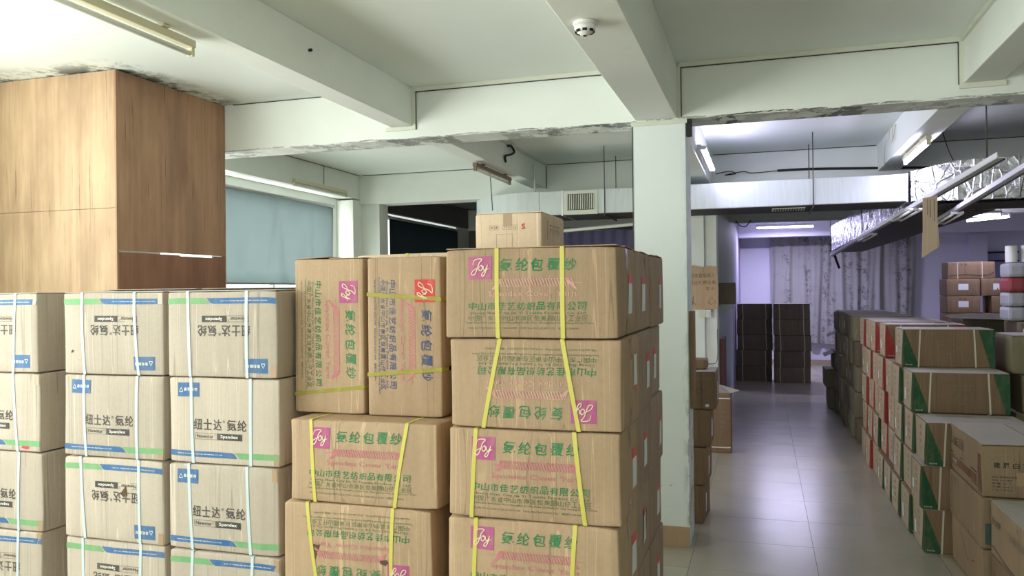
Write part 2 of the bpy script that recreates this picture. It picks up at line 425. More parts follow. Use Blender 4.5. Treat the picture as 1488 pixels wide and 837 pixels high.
class Art:
    """2-D artwork in metres, origin at the face centre, x right, y up; one list per ink"""
    def __init__(s): s.d = {}
    def _add(s, ink, vs, fs):
        V, F = s.d.setdefault(ink, ([], [])); b = len(V); V.extend(vs); F.extend(tuple(i+b for i in f) for f in fs)
    def text(s, ink, t, cx, cy, w, h, off=0.0, shear=0.0, res=2, jit=None):
        vs, fs, _ = text_mesh(t, res, off)
        s._add(ink, [(cx + x*w + shear*y*h, cy + y*h) for x, y in vs], fs)
    def chars(s, ink, t, x0, x1, cy, h, off=0.0, shear=0.0, seed=0, squash=1.0):
        r = random.Random(seed); n = len(t); p = (x1-x0)/n
        for i, c in enumerate(t):
            if c == ' ': continue
            w = min(p*.86, h*1.02)*squash
            s.text(ink, c, x0+p*(i+.5)+r.uniform(-.02, .02)*p, cy+r.uniform(-.03, .03)*h, w, h*r.uniform(.92, 1.05), off, shear)
    def rect(s, ink, x0, x1, y0, y1):
        nx = max(1, int((x1-x0)/.025)); ny = max(1, int((y1-y0)/.025)); vs, fs = [], []
        for i in range(nx+1):
            for j in range(ny+1): vs.append((x0+(x1-x0)*i/nx, y0+(y1-y0)*j/ny))
        for i in range(nx):
            for j in range(ny): b = i*(ny+1)+j; fs.append((b, b+ny+1, b+ny+2, b+1))
        s._add(ink, vs, fs)
    def quad(s, ink, a, b, c, d, nx=6, ny=14):
        """bilinear patch: a-b lower edge, d-c upper edge"""
        vs, fs = [], []
        for i in range(nx+1):
            for j in range(ny+1):
                u, v = i/nx, j/ny
                vs.append(tuple((a[k]*(1-u)+b[k]*u)*(1-v)+(d[k]*(1-u)+c[k]*u)*v for k in (0, 1)))
        for i in range(nx):
            for j in range(ny): q = i*(ny+1)+j; fs.append((q, q+ny+1, q+ny+2, q+1))
        s._add(ink, vs, fs)
    def poly(s, ink, pts): s._add(ink, list(pts), [tuple(range(len(pts)))])
    def stroke(s, ink, pts, w, w2=None):
        n = len(pts); vs, fs = [], []
        for i, (x, y) in enumerate(pts):
            a, b = pts[max(0, i-1)], pts[min(n-1, i+1)]
            dx, dy = b[0]-a[0], b[1]-a[1]; L = math.hypot(dx, dy) or 1
            ww = w if w2 is None else w+(w2-w)*math.sin(math.pi*i/(n-1))
            vs += [(x-dy/L*ww/2, y+dx/L*ww/2), (x+dy/L*ww/2, y-dx/L*ww/2)]
        for i in range(n-1): fs.append((2*i, 2*i+1, 2*i+3, 2*i+2))
        s._add(ink, vs, fs)
    def xf(s, fn):
        a = Art(); a.d = {k: ([fn(*p) for p in V], list(F)) for k, (V, F) in s.d.items()}; return a

def curve_pts(ctrl, n=5):
    """Catmull-Rom through control points"""
    P = [ctrl[0]] + list(ctrl) + [ctrl[-1]]; out = []
    for i in range(1, len(P)-2):
        for k in range(n):
            t = k/n
            out.append(tuple(.5*((2*P[i][j]) + (-P[i-1][j]+P[i+1][j])*t + (2*P[i-1][j]-5*P[i][j]+4*P[i+1][j]-P[i+2][j])*t*t
                       + (-P[i-1][j]+3*P[i][j]-3*P[i+1][j]+P[i+2][j])*t**3) for j in (0, 1)))
    out.append(tuple(ctrl[-1])); return out

def script_logo(a, cx, cy, s, inkbg, inkfg):
    a.rect(inkbg, cx-s/2, cx+s/2, cy-s*.46, cy+s*.46)
    def S(c, w): a.stroke(inkfg+'|2', [(cx+x*s, cy+y*s) for x, y in curve_pts(c)], w*s*.6, w*s)
    S([(-.30,.12),(-.24,.30),(-.08,.36),(.10,.34),(-.02,.20),(-.10,-.02),(-.22,-.26),(-.36,-.26),(-.30,-.12),(-.14,-.02),(.0,.04)], .045)
    S([(.04,.10),(-.04,.0),(-.02,-.10),(.06,-.10),(.12,.0),(.08,.10),(.03,.08),(.16,.04)], .045)
    S([(.16,.08),(.16,-.06),(.22,-.09),(.30,.02),(.33,.12),(.28,-.08),(.18,-.30),(.08,-.32),(.12,-.20),(.26,-.10),(.40,-.02)], .045)

def yarn_art(wink, gink, tint, pink, logoink, w=.62, h=.3165, seed=0):
    """artwork of the yarn carton: logo, big title, twisted-yarn drawing, company and address lines"""
    a = Art(); L = -w/2; T = h/2
    script_logo(a, L+.133, T-.068, .088, logoink, 'pale')
    a.chars(gink, '氨纶包覆纱', L+.20, L+.485, T-.060, .044, .012, .12, seed)
    y = T-.122; x0, x1 = L+.205, L+.455
    for yy in (y-.013, y+.013): a.stroke(pink, [(x0, yy), (x1, yy)], .0016)
    n = 24
    for i in range(n):
        x = x0+(x1-x0)*(i+.5)/n; a.stroke(pink, [(x-.006, y+.013), (x+.004, y-.013)], .0042)
    for sx, m in ((x0, -1), (x1, 1)):
        a.poly(pink, [(sx-.004*m, y+.014), (sx-.009*m+.0, y-.0), (sx+.020*m, y-.024*1), (sx+.030*m, y-.024)])
        a.poly(pink, [(sx+.004*m, y+.014), (sx+.008*m, y+.014), (sx+.018*m, y-.008), (sx+.014*m, y-.008)])
        a.stroke(pink, [(sx+.0*m, y), (sx+.045*m, y-.002)], .0014)
    a.text(pink, 'Spandex Cover Yarn', L+.322, T-.163, .315, .024, .004)
    a.chars(gink+'2', '中山市佳艺纺织品有限公司', L+.085, L+.515, T-.204, .029, .009, .10, seed+1)
    a.text(tint, 'Zhong Shan City Jia Yi Textile Product Co.,Ltd', L+.30, T-.229, .42, .0125, .01, res=1)
    a.chars(tint, '中国广东省中山市南区恒美圆山仔工业区', L+.085, L+.52, T-.246, .0195, .006, .10, seed+2)
    a.text(tint, 'YuanShanZai Industrial Area HengMei South Area ZhongShan City Guang Dong China', L+.305, T-.263, .46, .0085, .012, res=1)
    a.text(tint, 'TEL:86-760-22231928 22231978   FAX 86-760-22231972   邮编:528400', L+.285, T-.281, .40, .0085, .012, res=1)
    return a

def star_art(w=.525, h=.35):
    """artwork of the spandex carton: blue label, black title, word boxes, blue and green band"""
    a = Art(); L = -w/2; T = h/2
    a.rect('blue', L+.045, L+.148, T-.078, T-.020)
    a.chars('white|2', '泰和新材', L+.075, L+.142, T-.048, .015, .01)
    a.stroke('white|2', [(L+.055, T-.055), (L+.0625, T-.040), (L+.070, T-.055)], .0025); a.stroke('white|2', [(L+.053, T-.058), (L+.072, T-.058)], .0025)
    a.chars('black', '纽士达', L+.118, L+.258, T-.190, .046, .014)
    a.text('black', '®', L+.267, T-.176, .012, .012, 0)
    a.chars('black', '氨纶', L+.277, L+.378, T-.190, .046, .014)
    a.text('black', 'Newstar', L+.176, T-.238, .078, .015, .006); a.text('black', '®', L+.222, T-.233, .006, .006)
    for p in (((L+.130, T-.226), (L+.232, T-.226)), ((L+.130, T-.251), (L+.232, T-.251))): a.stroke('black', p, .0012)
    for x in (L+.130, L+.232): a.stroke('black', [(x, T-.226), (x, T-.251)], .0012)
    a.rect('black', L+.234, L+.352, T-.252, T-.225)
    a.text('white|2', 'Spandex', L+.293, T-.2385, .084, .017, .012)
    y0, y1 = T-.325, T-.301
    xb = L+.300
    a.rect('bband', L+.002, xb, y0, y1); a.poly('bband', [(xb, y0), (xb+.030, y0), (xb+.012, y1-.004), (xb-.005, y1), (xb, y1)])
    a.rect('lgreen', xb+.040, L+w-.002, y0, y1); a.poly('lgreen', [(xb+.040, y0), (xb+.040, y1), (xb+.015, y1)])
    a.text('white|2', 'YANTAI TAYHO ADVANCED MATERIALS CO.,LTD', L+.15, (y0+y1)/2, .22, .005, .01, res=1)
    return a
INKS = dict(rust=ink('brick_red_ink', (.17, .075, .05), .4, (.30, .2, .13)), teal=ink('faded_teal_ink', (.07, .12, .12), .3, (.3, .2, .13)), wash=ink('lit_end_tint', (.46, .36, .26), .35, (.34, .26, .18)), bband=I_BLUE, green2=I_GREEN, navy2=I_NAVY, packgreen2=I_PACKGREEN, packred2=I_PACKRED, green=I_GREEN, navy=I_NAVY, fade=I_FADEGREEN, mag=I_MAG, pink=I_PINK, worn=I_PINKFAINT, red=I_RED, blue=I_BLUE, lgreen=I_LGREEN,
            black=I_BLACK, faint=I_FAINT, white=I_WHITE, pale=ink('pale_logo_line', (.72, .60, .42), .2), packgreen=I_PACKGREEN, packred=I_PACKRED,
            paper=I_PAPER, redpaper=I_REDPAPER, torn=I_TORN, tape=M_TAPE)
INKNAME = dict(rust='brick_red_band', teal='faded_blue_patch', wash='lit_end_tone', bband='blue_band', green2='company_name', navy2='company_name', packgreen2='green_edge_print', packred2='red_edge_print', green='green_lettering', navy='blue_lettering', fade='address_lettering', mag='logo_square', pink='yarn_drawing', worn='yarn_drawing',
               red='logo_square', blue='blue_print', lgreen='green_band', black='black_lettering', faint='faded_lettering', white='white_lettering',
               pale='logo_script', packgreen='green_corner_print', packred='red_corner_print', paper='paper_label', redpaper='label_heading',
               torn='torn_hole', tape='packing_tape')

# ------------------------------------------------------------------ cartons
def axis_coords(L, cell, r=.007):
    h = L/2; n = max(2, round((L-2*r)/cell))
    return [-h, -h+r*.35, -h+r] + [-h+r+(L-2*r)*i/n for i in range(1, n)] + [h-r, h-r*.35, h]
class Carton:
    """kraft carton standing on z=0, centred in x and y; faces bulge and crease, print and straps follow the surface"""
    def __init__(s, w, d, h, seed=0, bulge=.006, cell=.035, lean=0.0):
        s.w, s.d, s.h, s.r = w, d, h, .007
        R = random.Random(seed); s.k = [(R.uniform(6, 16), R.uniform(0, 6.3), R.uniform(.2, 1)) for _ in range(5)]
        s.b = {f: bulge*R.uniform(.3, 1.3) for f in ('front', 'back', 'left', 'right')}
        s.cell = cell; s.R = R; s.wv = .0011*min(1, bulge/.006); s.crush = min(1.3, bulge/.006)
    def warp(s, p):
        x, y, z = p; u, v, t = 2*x/s.w, 2*y/s.d, z/s.h; u8, v8 = min(1, abs(u))**8, min(1, abs(v))**8
        q = u8*v8; k = s.crush; ph = s.k[0][1]
        x -= math.copysign(q*.0035*k*(.5+.5*math.sin(3.2*t+ph)), u); y -= math.copysign(q*.003*k*(.5+.5*math.sin(2.8*t+ph*2)), v)
        m = max(u8, v8); tt = max(0, min(1, t))
        z -= (m*.003*(.5+.5*math.sin(3*u+2*v+ph*3)) + q*.006*(.5+.5*math.sin(ph+3*u+5*v)))*k*tt**4
        z += (m*.002*(.5+.5*math.sin(3*u+2*v+ph)) + q*.005*(.5+.5*math.sin(ph*5+4*u+2*v)))*k*(1-tt)**4
        return (x, y, z)
    def disp(s, face, a, b):
        """outward offset of a side face; a along it (-1..1), b up it (-1..1)"""
        e = max(0, 1-abs(a)**6)*max(0, 1-abs(b)**6)
        wv = 0
        for i, (f, p, m) in enumerate(s.k):
            wv += m*math.sin(f*a*(1 if i % 2 else .7)+p+b*(1.3 if i > 2 else .2)+len(face))
        return e*(s.b[face]*(1-a*a)*(1-b*b*.8) + s.wv*wv)
    def surf(s, face, x, y, off=.0012):
        """point on a side face from artwork coordinates (x right as seen from outside, y up from the centre)"""
        L = s.w if face in ('front', 'back') else s.d
        a = max(-1, min(1, 2*x/L)); b = max(-1, min(1, 2*y/s.h))
        D = s.disp(face, a, b) + off
        z = s.h/2 + y
        if face == 'front': return s.warp((x, -s.d/2-D, z))
        if face == 'back': return s.warp((-x, s.d/2+D, z))
        if face == 'right': return s.warp((s.w/2+D, x, z))
        return s.warp((-s.w/2-D, -x, z))
    def mesh(s):
        bm = bmesh.new(); X, Y, Z = axis_coords(s.w, s.cell), axis_coords(s.d, s.cell*1.3), axis_coords(s.h, s.cell)
        def put(p):
            c = Vector(p); hw = Vector((s.w/2-s.r, s.d/2-s.r, s.h/2-s.r)); q = Vector([max(-hw[i], min(hw[i], c[i])) for i in range(3)])
            dv = c-q
            m = dv.length
            out = q + (dv.normalized()*s.r if m > 1e-7 else dv)
            return out
        def grid(A, B, fn):
            g = [[bm.verts.new(fn(a, b)) for b in B] for a in A]
            for i in range(len(A)-1):
                for j in range(len(B)-1): bm.faces.new((g[i][j], g[i+1][j], g[i+1][j+1], g[i][j+1]))
        def side(face):
            def fn(a, z):
                if face == 'front': p = put((a, -s.d/2, z)); n = Vector((0, -1, 0)); aa = 2*a/s.w
                elif face == 'back': p = put((-a, s.d/2, z)); n = Vector((0, 1, 0)); aa = 2*a/s.w
                elif face == 'right': p = put((s.w/2, a, z)); n = Vector((1, 0, 0)); aa = 2*a/s.d
                else: p = put((-s.w/2, -a, z)); n = Vector((-1, 0, 0)); aa = 2*a/s.d
                return Vector(s.warp(p + n*s.disp(face, aa, 2*z/s.h) + Vector((0, 0, s.h/2))))
            grid(X if face in ('front', 'back') else Y, Z, fn)
        for f in ('front', 'back', 'left', 'right'): side(f)
        up = Vector((0, 0, s.h/2))
        grid(X, Y, lambda a, b: Vector(s.warp(put((a, b, s.h/2))+up)))
        grid(X, Y[::-1], lambda a, b: Vector(s.warp(put((a, b, -s.h/2))+up)))
        bmesh.ops.remove_doubles(bm, verts=bm.verts, dist=.0004)
        me = bpy.data.meshes.new('carton_body'); bm.to_mesh(me); bm.free()
        for p in me.polygons: p.use_smooth = True
        return me
    def print_on(s, root, art, face, names=None):
        for key, (V, F) in art.d.items():
            k, lvl = (key.split('|')+['1'])[:2]
            me = bpy.data.meshes.new(INKNAME[k])
            me.from_pydata([s.surf(face, x, y, .0012+.0016*(int(lvl)-1)) for x, y in V], [], F)
            mesh_obj((names or {}).get(k, INKNAME[k]), me, INKS[k], root)
    def strap(s, root, mat, x0, x1, wid=.014, axis='x', name='strap'):
        """band round the box in the y-z plane (axis x) at x0 at the top and x1 at the bottom of the front face"""
        bm = bmesh.new(); o = .0022; pts = []
        nf = 9
        for i in range(nf+1):
            t = i/nf; z = s.h*(1-t); x = x0+(x1-x0)*t
            b = max(-1, min(1, 2*z/s.h-1))
            pts.append((x, -s.d/2-s.disp('front', 2*x/s.w, b)-o, min(max(z, -.0), s.h)))
        pts.append((x1, -s.d/2+.012, -.0008)); pts.append((x0, s.d/2-.012, -.0008))
        for i in range(5):
            t = i/4; z = s.h*t; pts.append((x0, s.d/2+max(0, s.disp('back', -2*x0/s.w, 2*t-1))+o, z))
        pts.append((x0, s.d/2-.012, s.h+.0012)); pts.append((x0, -s.d/2+.012, s.h+.0012))
        n = len(pts); ring = []
        for (x, y, z) in pts:
            ring.append((bm.verts.new((x-wid/2, y, z)), bm.verts.new((x+wid/2, y, z))))
        for i in range(n):
            a, b = ring[i], ring[(i+1) % n]
            bm.faces.new((a[0], a[1], b[1], b[0]))
        bmesh.ops.recalc_face_normals(bm, faces=bm.faces)
        bmesh.ops.solidify(bm, geom=list(bm.faces), thickness=.0009)
        return bm_obj(name, bm, mat, root)
    def flaps(s, root, mat, gap=.004, lift=(0, 0), along='x'):
        """two closing flaps meeting along the middle of the top"""
        for sd in (-1, 1):
            bm = bmesh.new(); t = .0025
            L = lift[0 if sd < 0 else 1]
            if along == 'x':
                add_box(bm, -s.w/2+.004, s.w/2-.004, gap/2, s.d/2-.003, 0, t)
                vs = [(v.co.x, sd*v.co.y, v.co.z) for v in bm.verts]
            else:
                add_box(bm, gap/2, s.w/2-.003, -s.d/2+.004, s.d/2-.004, 0, t)
                vs = [(sd*v.co.x, v.co.y, v.co.z) for v in bm.verts]
            half = s.d/2 if along == 'x' else s.w/2
            for v, (x, y, z) in zip(bm.verts, vs):
                q = (y if along == 'x' else x); fr = (half-abs(q))/half
                v.co = (x, y, z + s.h + .0003 + L*fr)
            bmesh.ops.recalc_face_normals(bm, faces=bm.faces)
            bm_obj('flap', bm, mat, root)
        return root

def carton(name, loc, rz, w, d, h, mat, label, group, seed, cat='box', bulge=.006, cell=.035):
    root = empty(name, loc, rz); tag(root, label, cat, group)
    c = Carton(w, d, h, seed, bulge, cell)
    mesh_obj('carton_body', c.mesh(), mat, root)
    return root, c
ORD = ['bottom', 'second', 'third', 'fourth', 'fifth', 'sixth', 'seventh', 'eighth']
def flip(x, y): return (-x, -y)
def cw(x, y): return (y, -x)          # quarter turn clockwise

# ================================================================== STRUCTURE
ZC = 3.297; XL = -5.29; XR = 6.0; YB = -4.5; YF = 19.6
# floor: grout bed, tiles of the aisle one by one, the rest as one mesh
sbox('floor', XL-.3, XR+.3, YB-.3, YF+.3, -.15, -.003, M_GROUT, 'tiled floor of the hall')
FLOOR = bpy.data.objects['floor']
def make_tiles():
    px, py, x0, y0 = .77, .62, .305, 7.03-.62*30
    bm = bmesh.new(); add_box(bm, -px/2+.0015, px/2-.0015, -py/2+.0015, py/2-.0015, -.003, 0)
    me = bpy.data.meshes.new('floor_tile'); bm.to_mesh(me); bm.free(); me.materials.append(M_TILE)
    rest = bmesh.new()
    for i in range(-8, 8):
        for j in range(0, 60):
            cx, cy = x0+px*(i+.5), y0+py*(j+.5)
            if not (XL-.3 < cx < XR+.3 and YB-.3 < cy < YF+.2): continue
            if -2 <= i <= 1 and 4.3 < cy:
                o = bpy.data.objects.new('tile', me); link(o, FLOOR); o.location = (cx, cy, random.Random(i*99+j).uniform(-.0003, .0003))
            else: add_box(rest, cx-px/2+.0015, cx+px/2-.0015, cy-py/2+.0015, cy+py/2-.0015, -.003, 0)
    o = bm_obj('tiling', rest, M_TILE, FLOOR); o['kind'] = 'stuff'
make_tiles()
sbox('ceiling', XL-.3, XR+.3, YB-.3, YF+.3, ZC, ZC+.15, M_CEIL, 'white painted ceiling slab with mould marks')

def wall_with_holes(name, axis, pos, th, a0, a1, holes, mat, label, z1=ZC):
    """wall in the plane axis=pos, spanning a0..a1, with rectangular openings (s, e, zlo, zhi)"""
    bm = bmesh.new()
    def bx(s, e, zl, zh):
        if e-s < 1e-4 or zh-zl < 1e-4: return
        if axis == 'x': add_box(bm, min(pos, pos+th), max(pos, pos+th), s, e, zl, zh)
        else: add_box(bm, s, e, min(pos, pos+th), max(pos, pos+th), zl, zh)
    c = a0
    for (s, e, zl, zh) in sorted(holes):
        bx(c, s, 0, z1); bx(s, e, 0, zl); bx(s, e, zh, z1); c = e
    bx(c, a1, 0, z1)
    return tag(bm_obj(name, bm, mat), label, None, None, 'structure')
LW = [(-3.0, 3.6, .95, 2.9), (6.1, 9.19, .95, 2.90), (10.62, 13.6, .95, 2.925)]
wall_with_holes('wall_left', 'x', XL, -.28, YB, YF, LW, M_WALL, 'white wall with high windows behind blinds')
wall_with_holes('wall_back', 'y', YB, -.25, XL, XR, [(-4.2, 1.0, .95, 2.9)], M_WALL, 'white wall behind the viewer with a wide window')
wall_with_holes('wall_right', 'x', XR, .25, YB, YF, [], M_WALL, 'plain wall behind the carton stacks')
# far wall with a window (behind the curtain) and a recess
wall_with_holes('wall_far', 'y', YF, .25, XL, XR, [], M_WALLLAV, 'lavender lit end wall of the far room')
# windows: frame, mullions, pane
def window(n, y0, y1, z0, z1, x, mull=3, axis='x'):
    root = empty('window_%d' % n, ((x, y0, z0) if axis == 'x' else (y0, x, z0))); tag(root, 'aluminium framed window lighting the hall', None, None, 'structure')
    fr = bmesh.new(); t = .05; Wd, Ht = y1-y0, z1-z0
    def bx(b, a, c, zl, zh, th=.05):
        if axis == 'x': add_box(b, -th/2, th/2, a, c, zl, zh)
        else: add_box(b, a, c, -th/2, th/2, zl, zh)
    bx(fr, 0, Wd, 0, t); bx(fr, 0, Wd, Ht-t, Ht); bx(fr, 0, t, t, Ht-t); bx(fr, Wd-t, Wd, t, Ht-t)
    bm_obj('window_frame', fr, M_CURTPOLE, root)
    for i in range(1, mull):
        b = bmesh.new(); bx(b, Wd*i/mull-.02, Wd*i/mull+.02, t, Ht-t); bm_obj('mullion', b, M_CURTPOLE, root)
    return root
window(1, -3.0, 3.6, .95, 2.9, XL-.2, 4)
window(2, 6.1, 9.19, .95, 2.90, XL-.2, 3)
window(3, 10.62, 13.6, .95, 2.925, XL-.2, 3)
window(4, -4.2, 1.0, .95, 2.9, YB-.15, 3, 'y')

# crosswise beams
sbox('ceiling_beam', XL, XR, 5.58, 5.86, 2.915, ZC, M_BEAM, 'white concrete beam with blackened cracked lower edge, meeting the near pillar')
sbox('ceiling_beam', XL, XR, 9.50, 9.80, 2.915, ZC, M_WALL, 'white concrete beam behind the air duct')
sbox('ceiling_beam', XL, XR, 14.2, 14.5, 2.90, ZC, M_WALL, 'concrete beam over the mouth of the far room')
sbox('ceiling_beam', -.5, XR, 18.4, 18.7, 2.88, ZC, M_WALLLAV, 'lamp-lit beam over the far room curtain')
# lengthwise beams (three lines, in bays)
for (y0, y1) in ((YB, 5.58), (5.86, 9.50)):
    tail = 'front bay' if y0 < 0 else 'bay behind the cracked crosswise beam'
    sbox('ceiling_beam', -2.69, -2.51, y0, y1, 3.01, ZC, M_WALL, 'narrow white joist with a lamp below it, %s' % tail, .006)
    sbox('ceiling_beam', -.83, -.545, y0, y1, 2.925, ZC, M_WALL, 'wide white beam running onto the pillar, %s' % tail, .008)
    sbox('ceiling_beam', 1.20, 1.415, y0, y1, 3.01, ZC, M_WALL, 'narrow white joist over the aisle side, %s' % tail, .006)
sbox('ceiling_beam', 1.20, 1.415, 9.8, 14.2, 3.01, ZC, M_WALL, 'dim joist between the two rear beams')
sbox('ceiling_beam', XL, XL+.24, 5.86, 9.5, 2.985, ZC, M_WALL, 'white edge beam above the blue-grey blind')
# pillars
sbox('pillar', -.85, -.49, 5.58, 5.94, 0, 2.915, M_PILLAR, 'white painted square pillar with chipped edge beside the aisle', .006)
sbox('pillar', -.83, -.636, 9.42, 9.8, 0, 2.9, M_WALL, 'pale pillar face carrying the cardboard sheet', .004)
sbox('pillar', -.635, -.50, 9.46, 9.8, 0, 2.9, M_WALL, 'narrow pale pilaster beside the cardboard sheet', .004)
sbox('pillar', XL, XL+.24, 9.32, 9.68, 0, 2.96, M_WALL, 'white corner pillar beside the blue-grey blind', .004)
sbox('pillar', XL+.24, XL+.50, 9.55, 9.8, 0, 2.915, M_WALL, 'white pilaster beside the dark room', .004)
# dark side room and the partition along the aisle
sbox('wall_inner', -.75, -.505, 9.8, 14.2, 0, ZC, M_WALLDIM, 'partition wall along the rear aisle, dim greenish light in its colour')
sbox('wall_inner_far', -.75, -.505, 14.2, YF, 0, ZC, plaster('shaded_lavender_plaster', (.30, .28, .40), (.2, .19, .27), .2), 'lavender side wall of the far room')  # shade painted in: darker lavender keeps the lamp light down
sbox('wall_dark_end', XL, -.75, 14.25, 14.45, 0, ZC, M_UNLITWALL, 'end wall of the unlit side room, gloom coloured in')
sbox('ceiling_dark_room', XL, -.75, 9.8, 14.25, ZC-.012, ZC-.001, M_UNLITWALL, 'ceiling sheet coloured with the gloom of the unlit side room')  # thin sheet under the white slab, darkened for the unlit room
sbox('wall_dark_lining', -.77, -.752, 9.8, 14.25, 0, ZC-.02, M_UNLITWALL, 'partition face inside the unlit room, gloom coloured in')
sbox('wall_dark_window_side', XL, XL+.012, 9.8, 10.58, 0, ZC-.02, M_WALLDIM, 'wall sheet coloured dim beside the black blind')
sbox('wall_dark_over_window', XL, XL+.012, 10.58, 14.25, 2.94, ZC-.02, M_UNLITWALL, 'wall strip coloured with gloom above the black blind')
# far room right-hand: pilaster, recess frame, baseboard
sbox('pillar', 4.27, 4.60, YF-.15, YF, 0, 2.88, M_WALLLAV, 'lavender pilaster beside the shadowed recess')
sbox('wall_recess', 4.62, 5.18, YF-.03, YF-.005, 0, 2.5, plaster('recess_blue_shadow', (.33, .33, .55), (.2, .2, .3), .3), 'blue-shadowed recess panel in the end wall')  # flat panel; the opening's shadow is its blue colour
sbox('trim_1', 4.6, 5.2, YF-.09, YF-.05, 2.46, 2.50, M_BLACK, 'dark pipe rail across the recess')
sbox('trim_2', 4.6, 5.2, YF-.09, YF-.05, 2.28, 2.31, M_BLACK, 'lower dark pipe rail across the recess')
sbox('baseboard_far', -.5, 4.27, YF-.015, YF, 0, .12, flat('tan_skirting', (.36, .30, .22), .5), 'tan skirting under the far curtain')
# thin mouldings where beams meet
def trim(n, *a, mat=None): sbox('trim_%d' % n, *a, mat or M_PANEL, 'thin painted cover strip along a beam joint')
trim(3, -2.51, -.83, 5.562, 5.58, ZC-.03, ZC)
trim(4, -.53, 1.2, 5.562, 5.58, ZC-.03, ZC)
trim(5, -2.51, -2.485, 5.562, 5.58, 3.0085, ZC-.0305)
trim(6, -2.73, -2.485, 5.562, 5.58, 2.98, 3.008)
trim(7, -.545, -.52, 5.562, 5.58, 2.93, ZC-.03)
trim(8, 1.175, 1.20, 5.562, 5.58, 3.0085, ZC-.0305)
trim(9, 1.175, 1.43, 5.562, 5.58, 2.975, 3.008)
trim(10, 1.18, 1.20, YB, 5.56, ZC-.03, ZC)
trim(11, -2.50, -2.49, 5.87, 9.49, ZC-.025, ZC)
trim(12, -.86, -.48, 5.57, 5.58, 2.885, 2.915)
def seam(n, pts, r=.003):
    o = tube('trim_%d' % n, pts, r, M_RUST); tag(o, 'thin dark crack line along a plaster joint', None, None, 'structure')
seam(13, [(-2.50, 5.572, ZC-.034), (-.84, 5.572, ZC-.034)]); seam(14, [(-.52, 5.572, ZC-.034), (1.17, 5.572, ZC-.034)])
seam(15, [(-2.482, 5.574, 2.98), (-2.482, 5.574, ZC-.035)]); seam(16, [(-.517, 5.574, 2.93), (-.517, 5.574, ZC-.035)], .004)
seam(17, [(1.172, 5.574, 3.0), (1.172, 5.574, ZC-.035)]); seam(18, [(-5.0, 9.496, ZC-.004), (-2.7, 9.496, ZC-.004)], .004)
seam(19, [(-2.5, 9.496, ZC-.004), (-.84, 9.496, ZC-.004)], .004); seam(20, [(-.53, 9.496, ZC-.004), (1.19, 9.496, ZC-.004)], .004)
seam(21, [(1.42, 9.496, ZC-.004), (5.9, 9.496, ZC-.004)], .004); seam(22, [(-.853, 5.577, 1.6), (-.853, 5.577, 2.915)], .0035)
seam(23, [(XL+.245, 5.87, ZC-.004), (XL+.245, 9.49, ZC-.004)], .004); seam(24, [(-2.506, 9.494, 3.0), (-2.506, 9.494, ZC)], .004)
seam(25, [(-4.1, 5.576, ZC-.004), (-2.7, 5.576, ZC-.004)], .003)
# pillar foot: ply offcut
o = box('pillar_foot_board', -.845, -.492, 5.560, 5.578, .0, .135, M_CB_TAN)
tag(o, 'small tan board leaning at the foot of the white pillar', 'board')

# ================================================================== PLYWOOD ENCLOSURE
def plywood_box():
    r = empty('plywood_enclosure', (-4.19, 4.42, 0)); tag(r, 'ceiling-high brown plywood enclosure behind the white-strapped cartons', 'enclosure')
    t = .018
    def p(name, x0, x1, y0, y1, z0, z1, m, label=None):
        o = box(name, x0, x1, y0, y1, z0, z1, m, r)
        if label: o['label'] = label
    xl = XL+.001-(-4.19); top = ZC-.006
    p('front_panel', xl, 0, 0, t, 2.352, top, M_PLY, 'light tan upper panel'); p('front_panel', xl, 0, 0, t, 1.16, 2.349, M_PLY, 'light tan lower panel')
    p('front_panel', xl, 0, 0, t, .0, 1.157, M_PLY)
    yb = 5.575-4.42
    p('side_panel', -t, .001, t, yb, 2.062, top, M_PLYSHADE, 'brown side panel, shade coloured in')
    p('side_panel', -t, .001, t, .62, 0, 2.050, M_PLYR); p('side_panel', -t, .001, 1.03, yb, 0, 2.055, M_PLYR)
    p('side_panel', -t, .001, .62, 1.03, 0, 2.044, M_PLYR)
    p('corner_strip', -.012, .004, -.004, .010, 0, top, M_PLYSHADE)
    p('edge_strip', -.03, .006, yb-.012, yb, 0, top, M_PLYSHADE)
plywood_box()

# ================================================================== BLINDS AND CURTAINS
def blind(name, y0, y1, z0, z1, mat, label, x=XL+.06, tube_r=.022):
    r = empty(name, (x, (y0+y1)/2, z1)); tag(r, label, 'blind')
    bm = bmesh.new(); n = 40; L = y1-y0; g = []
    for i in range(n+1):
        y = -L/2+L*i/n; row = []
        for k in range(7):
            z = -(z1-z0)*k/6; dx = .006*math.sin(i*.9)*k/6+.004*math.sin(i*.33+k)
            row.append(bm.verts.new((dx, y, z)))
        g.append(row)
    for i in range(n):
        for k in range(6): bm.faces.new((g[i][k], g[i+1][k], g[i+1][k+1], g[i][k+1]))
    bmesh.ops.solidify(bm, geom=list(bm.faces), thickness=.002)
    bm_obj('blind_cloth', bm, mat, r, smooth=True)
    bm = bmesh.new(); add_tube(bm, [(0, -L/2-.02, .0), (0, L/2+.02, .0)], tube_r, 10); bm_obj('roller', bm, M_CURTPOLE, r, smooth=True)
    for sg in (-1, 1):
        bm = bmesh.new(); add_box(bm, -.06, .01, sg*(L/2+.012)-.006, sg*(L/2+.012)+.006, -.03, .03); bm_obj('roller_bracket', bm, M_CURTPOLE, r)
    bm = bmesh.new(); add_box(bm, -.008, .012, -L/2, L/2, -(z1-z0)-.02, -(z1-z0)); bm_obj('bottom_bar', bm, M_CURTPOLE, r)
    return r
blind('window_blind', 6.75, 9.12, 1.875, 2.865, M_BLIND, 'blue-grey roller blind over the high window behind the cartons')
blind('window_blind', 10.74, 13.5, 1.2, 2.86, M_BLINDDK, 'black roller blind in the unlit side room', tube_r=.02)

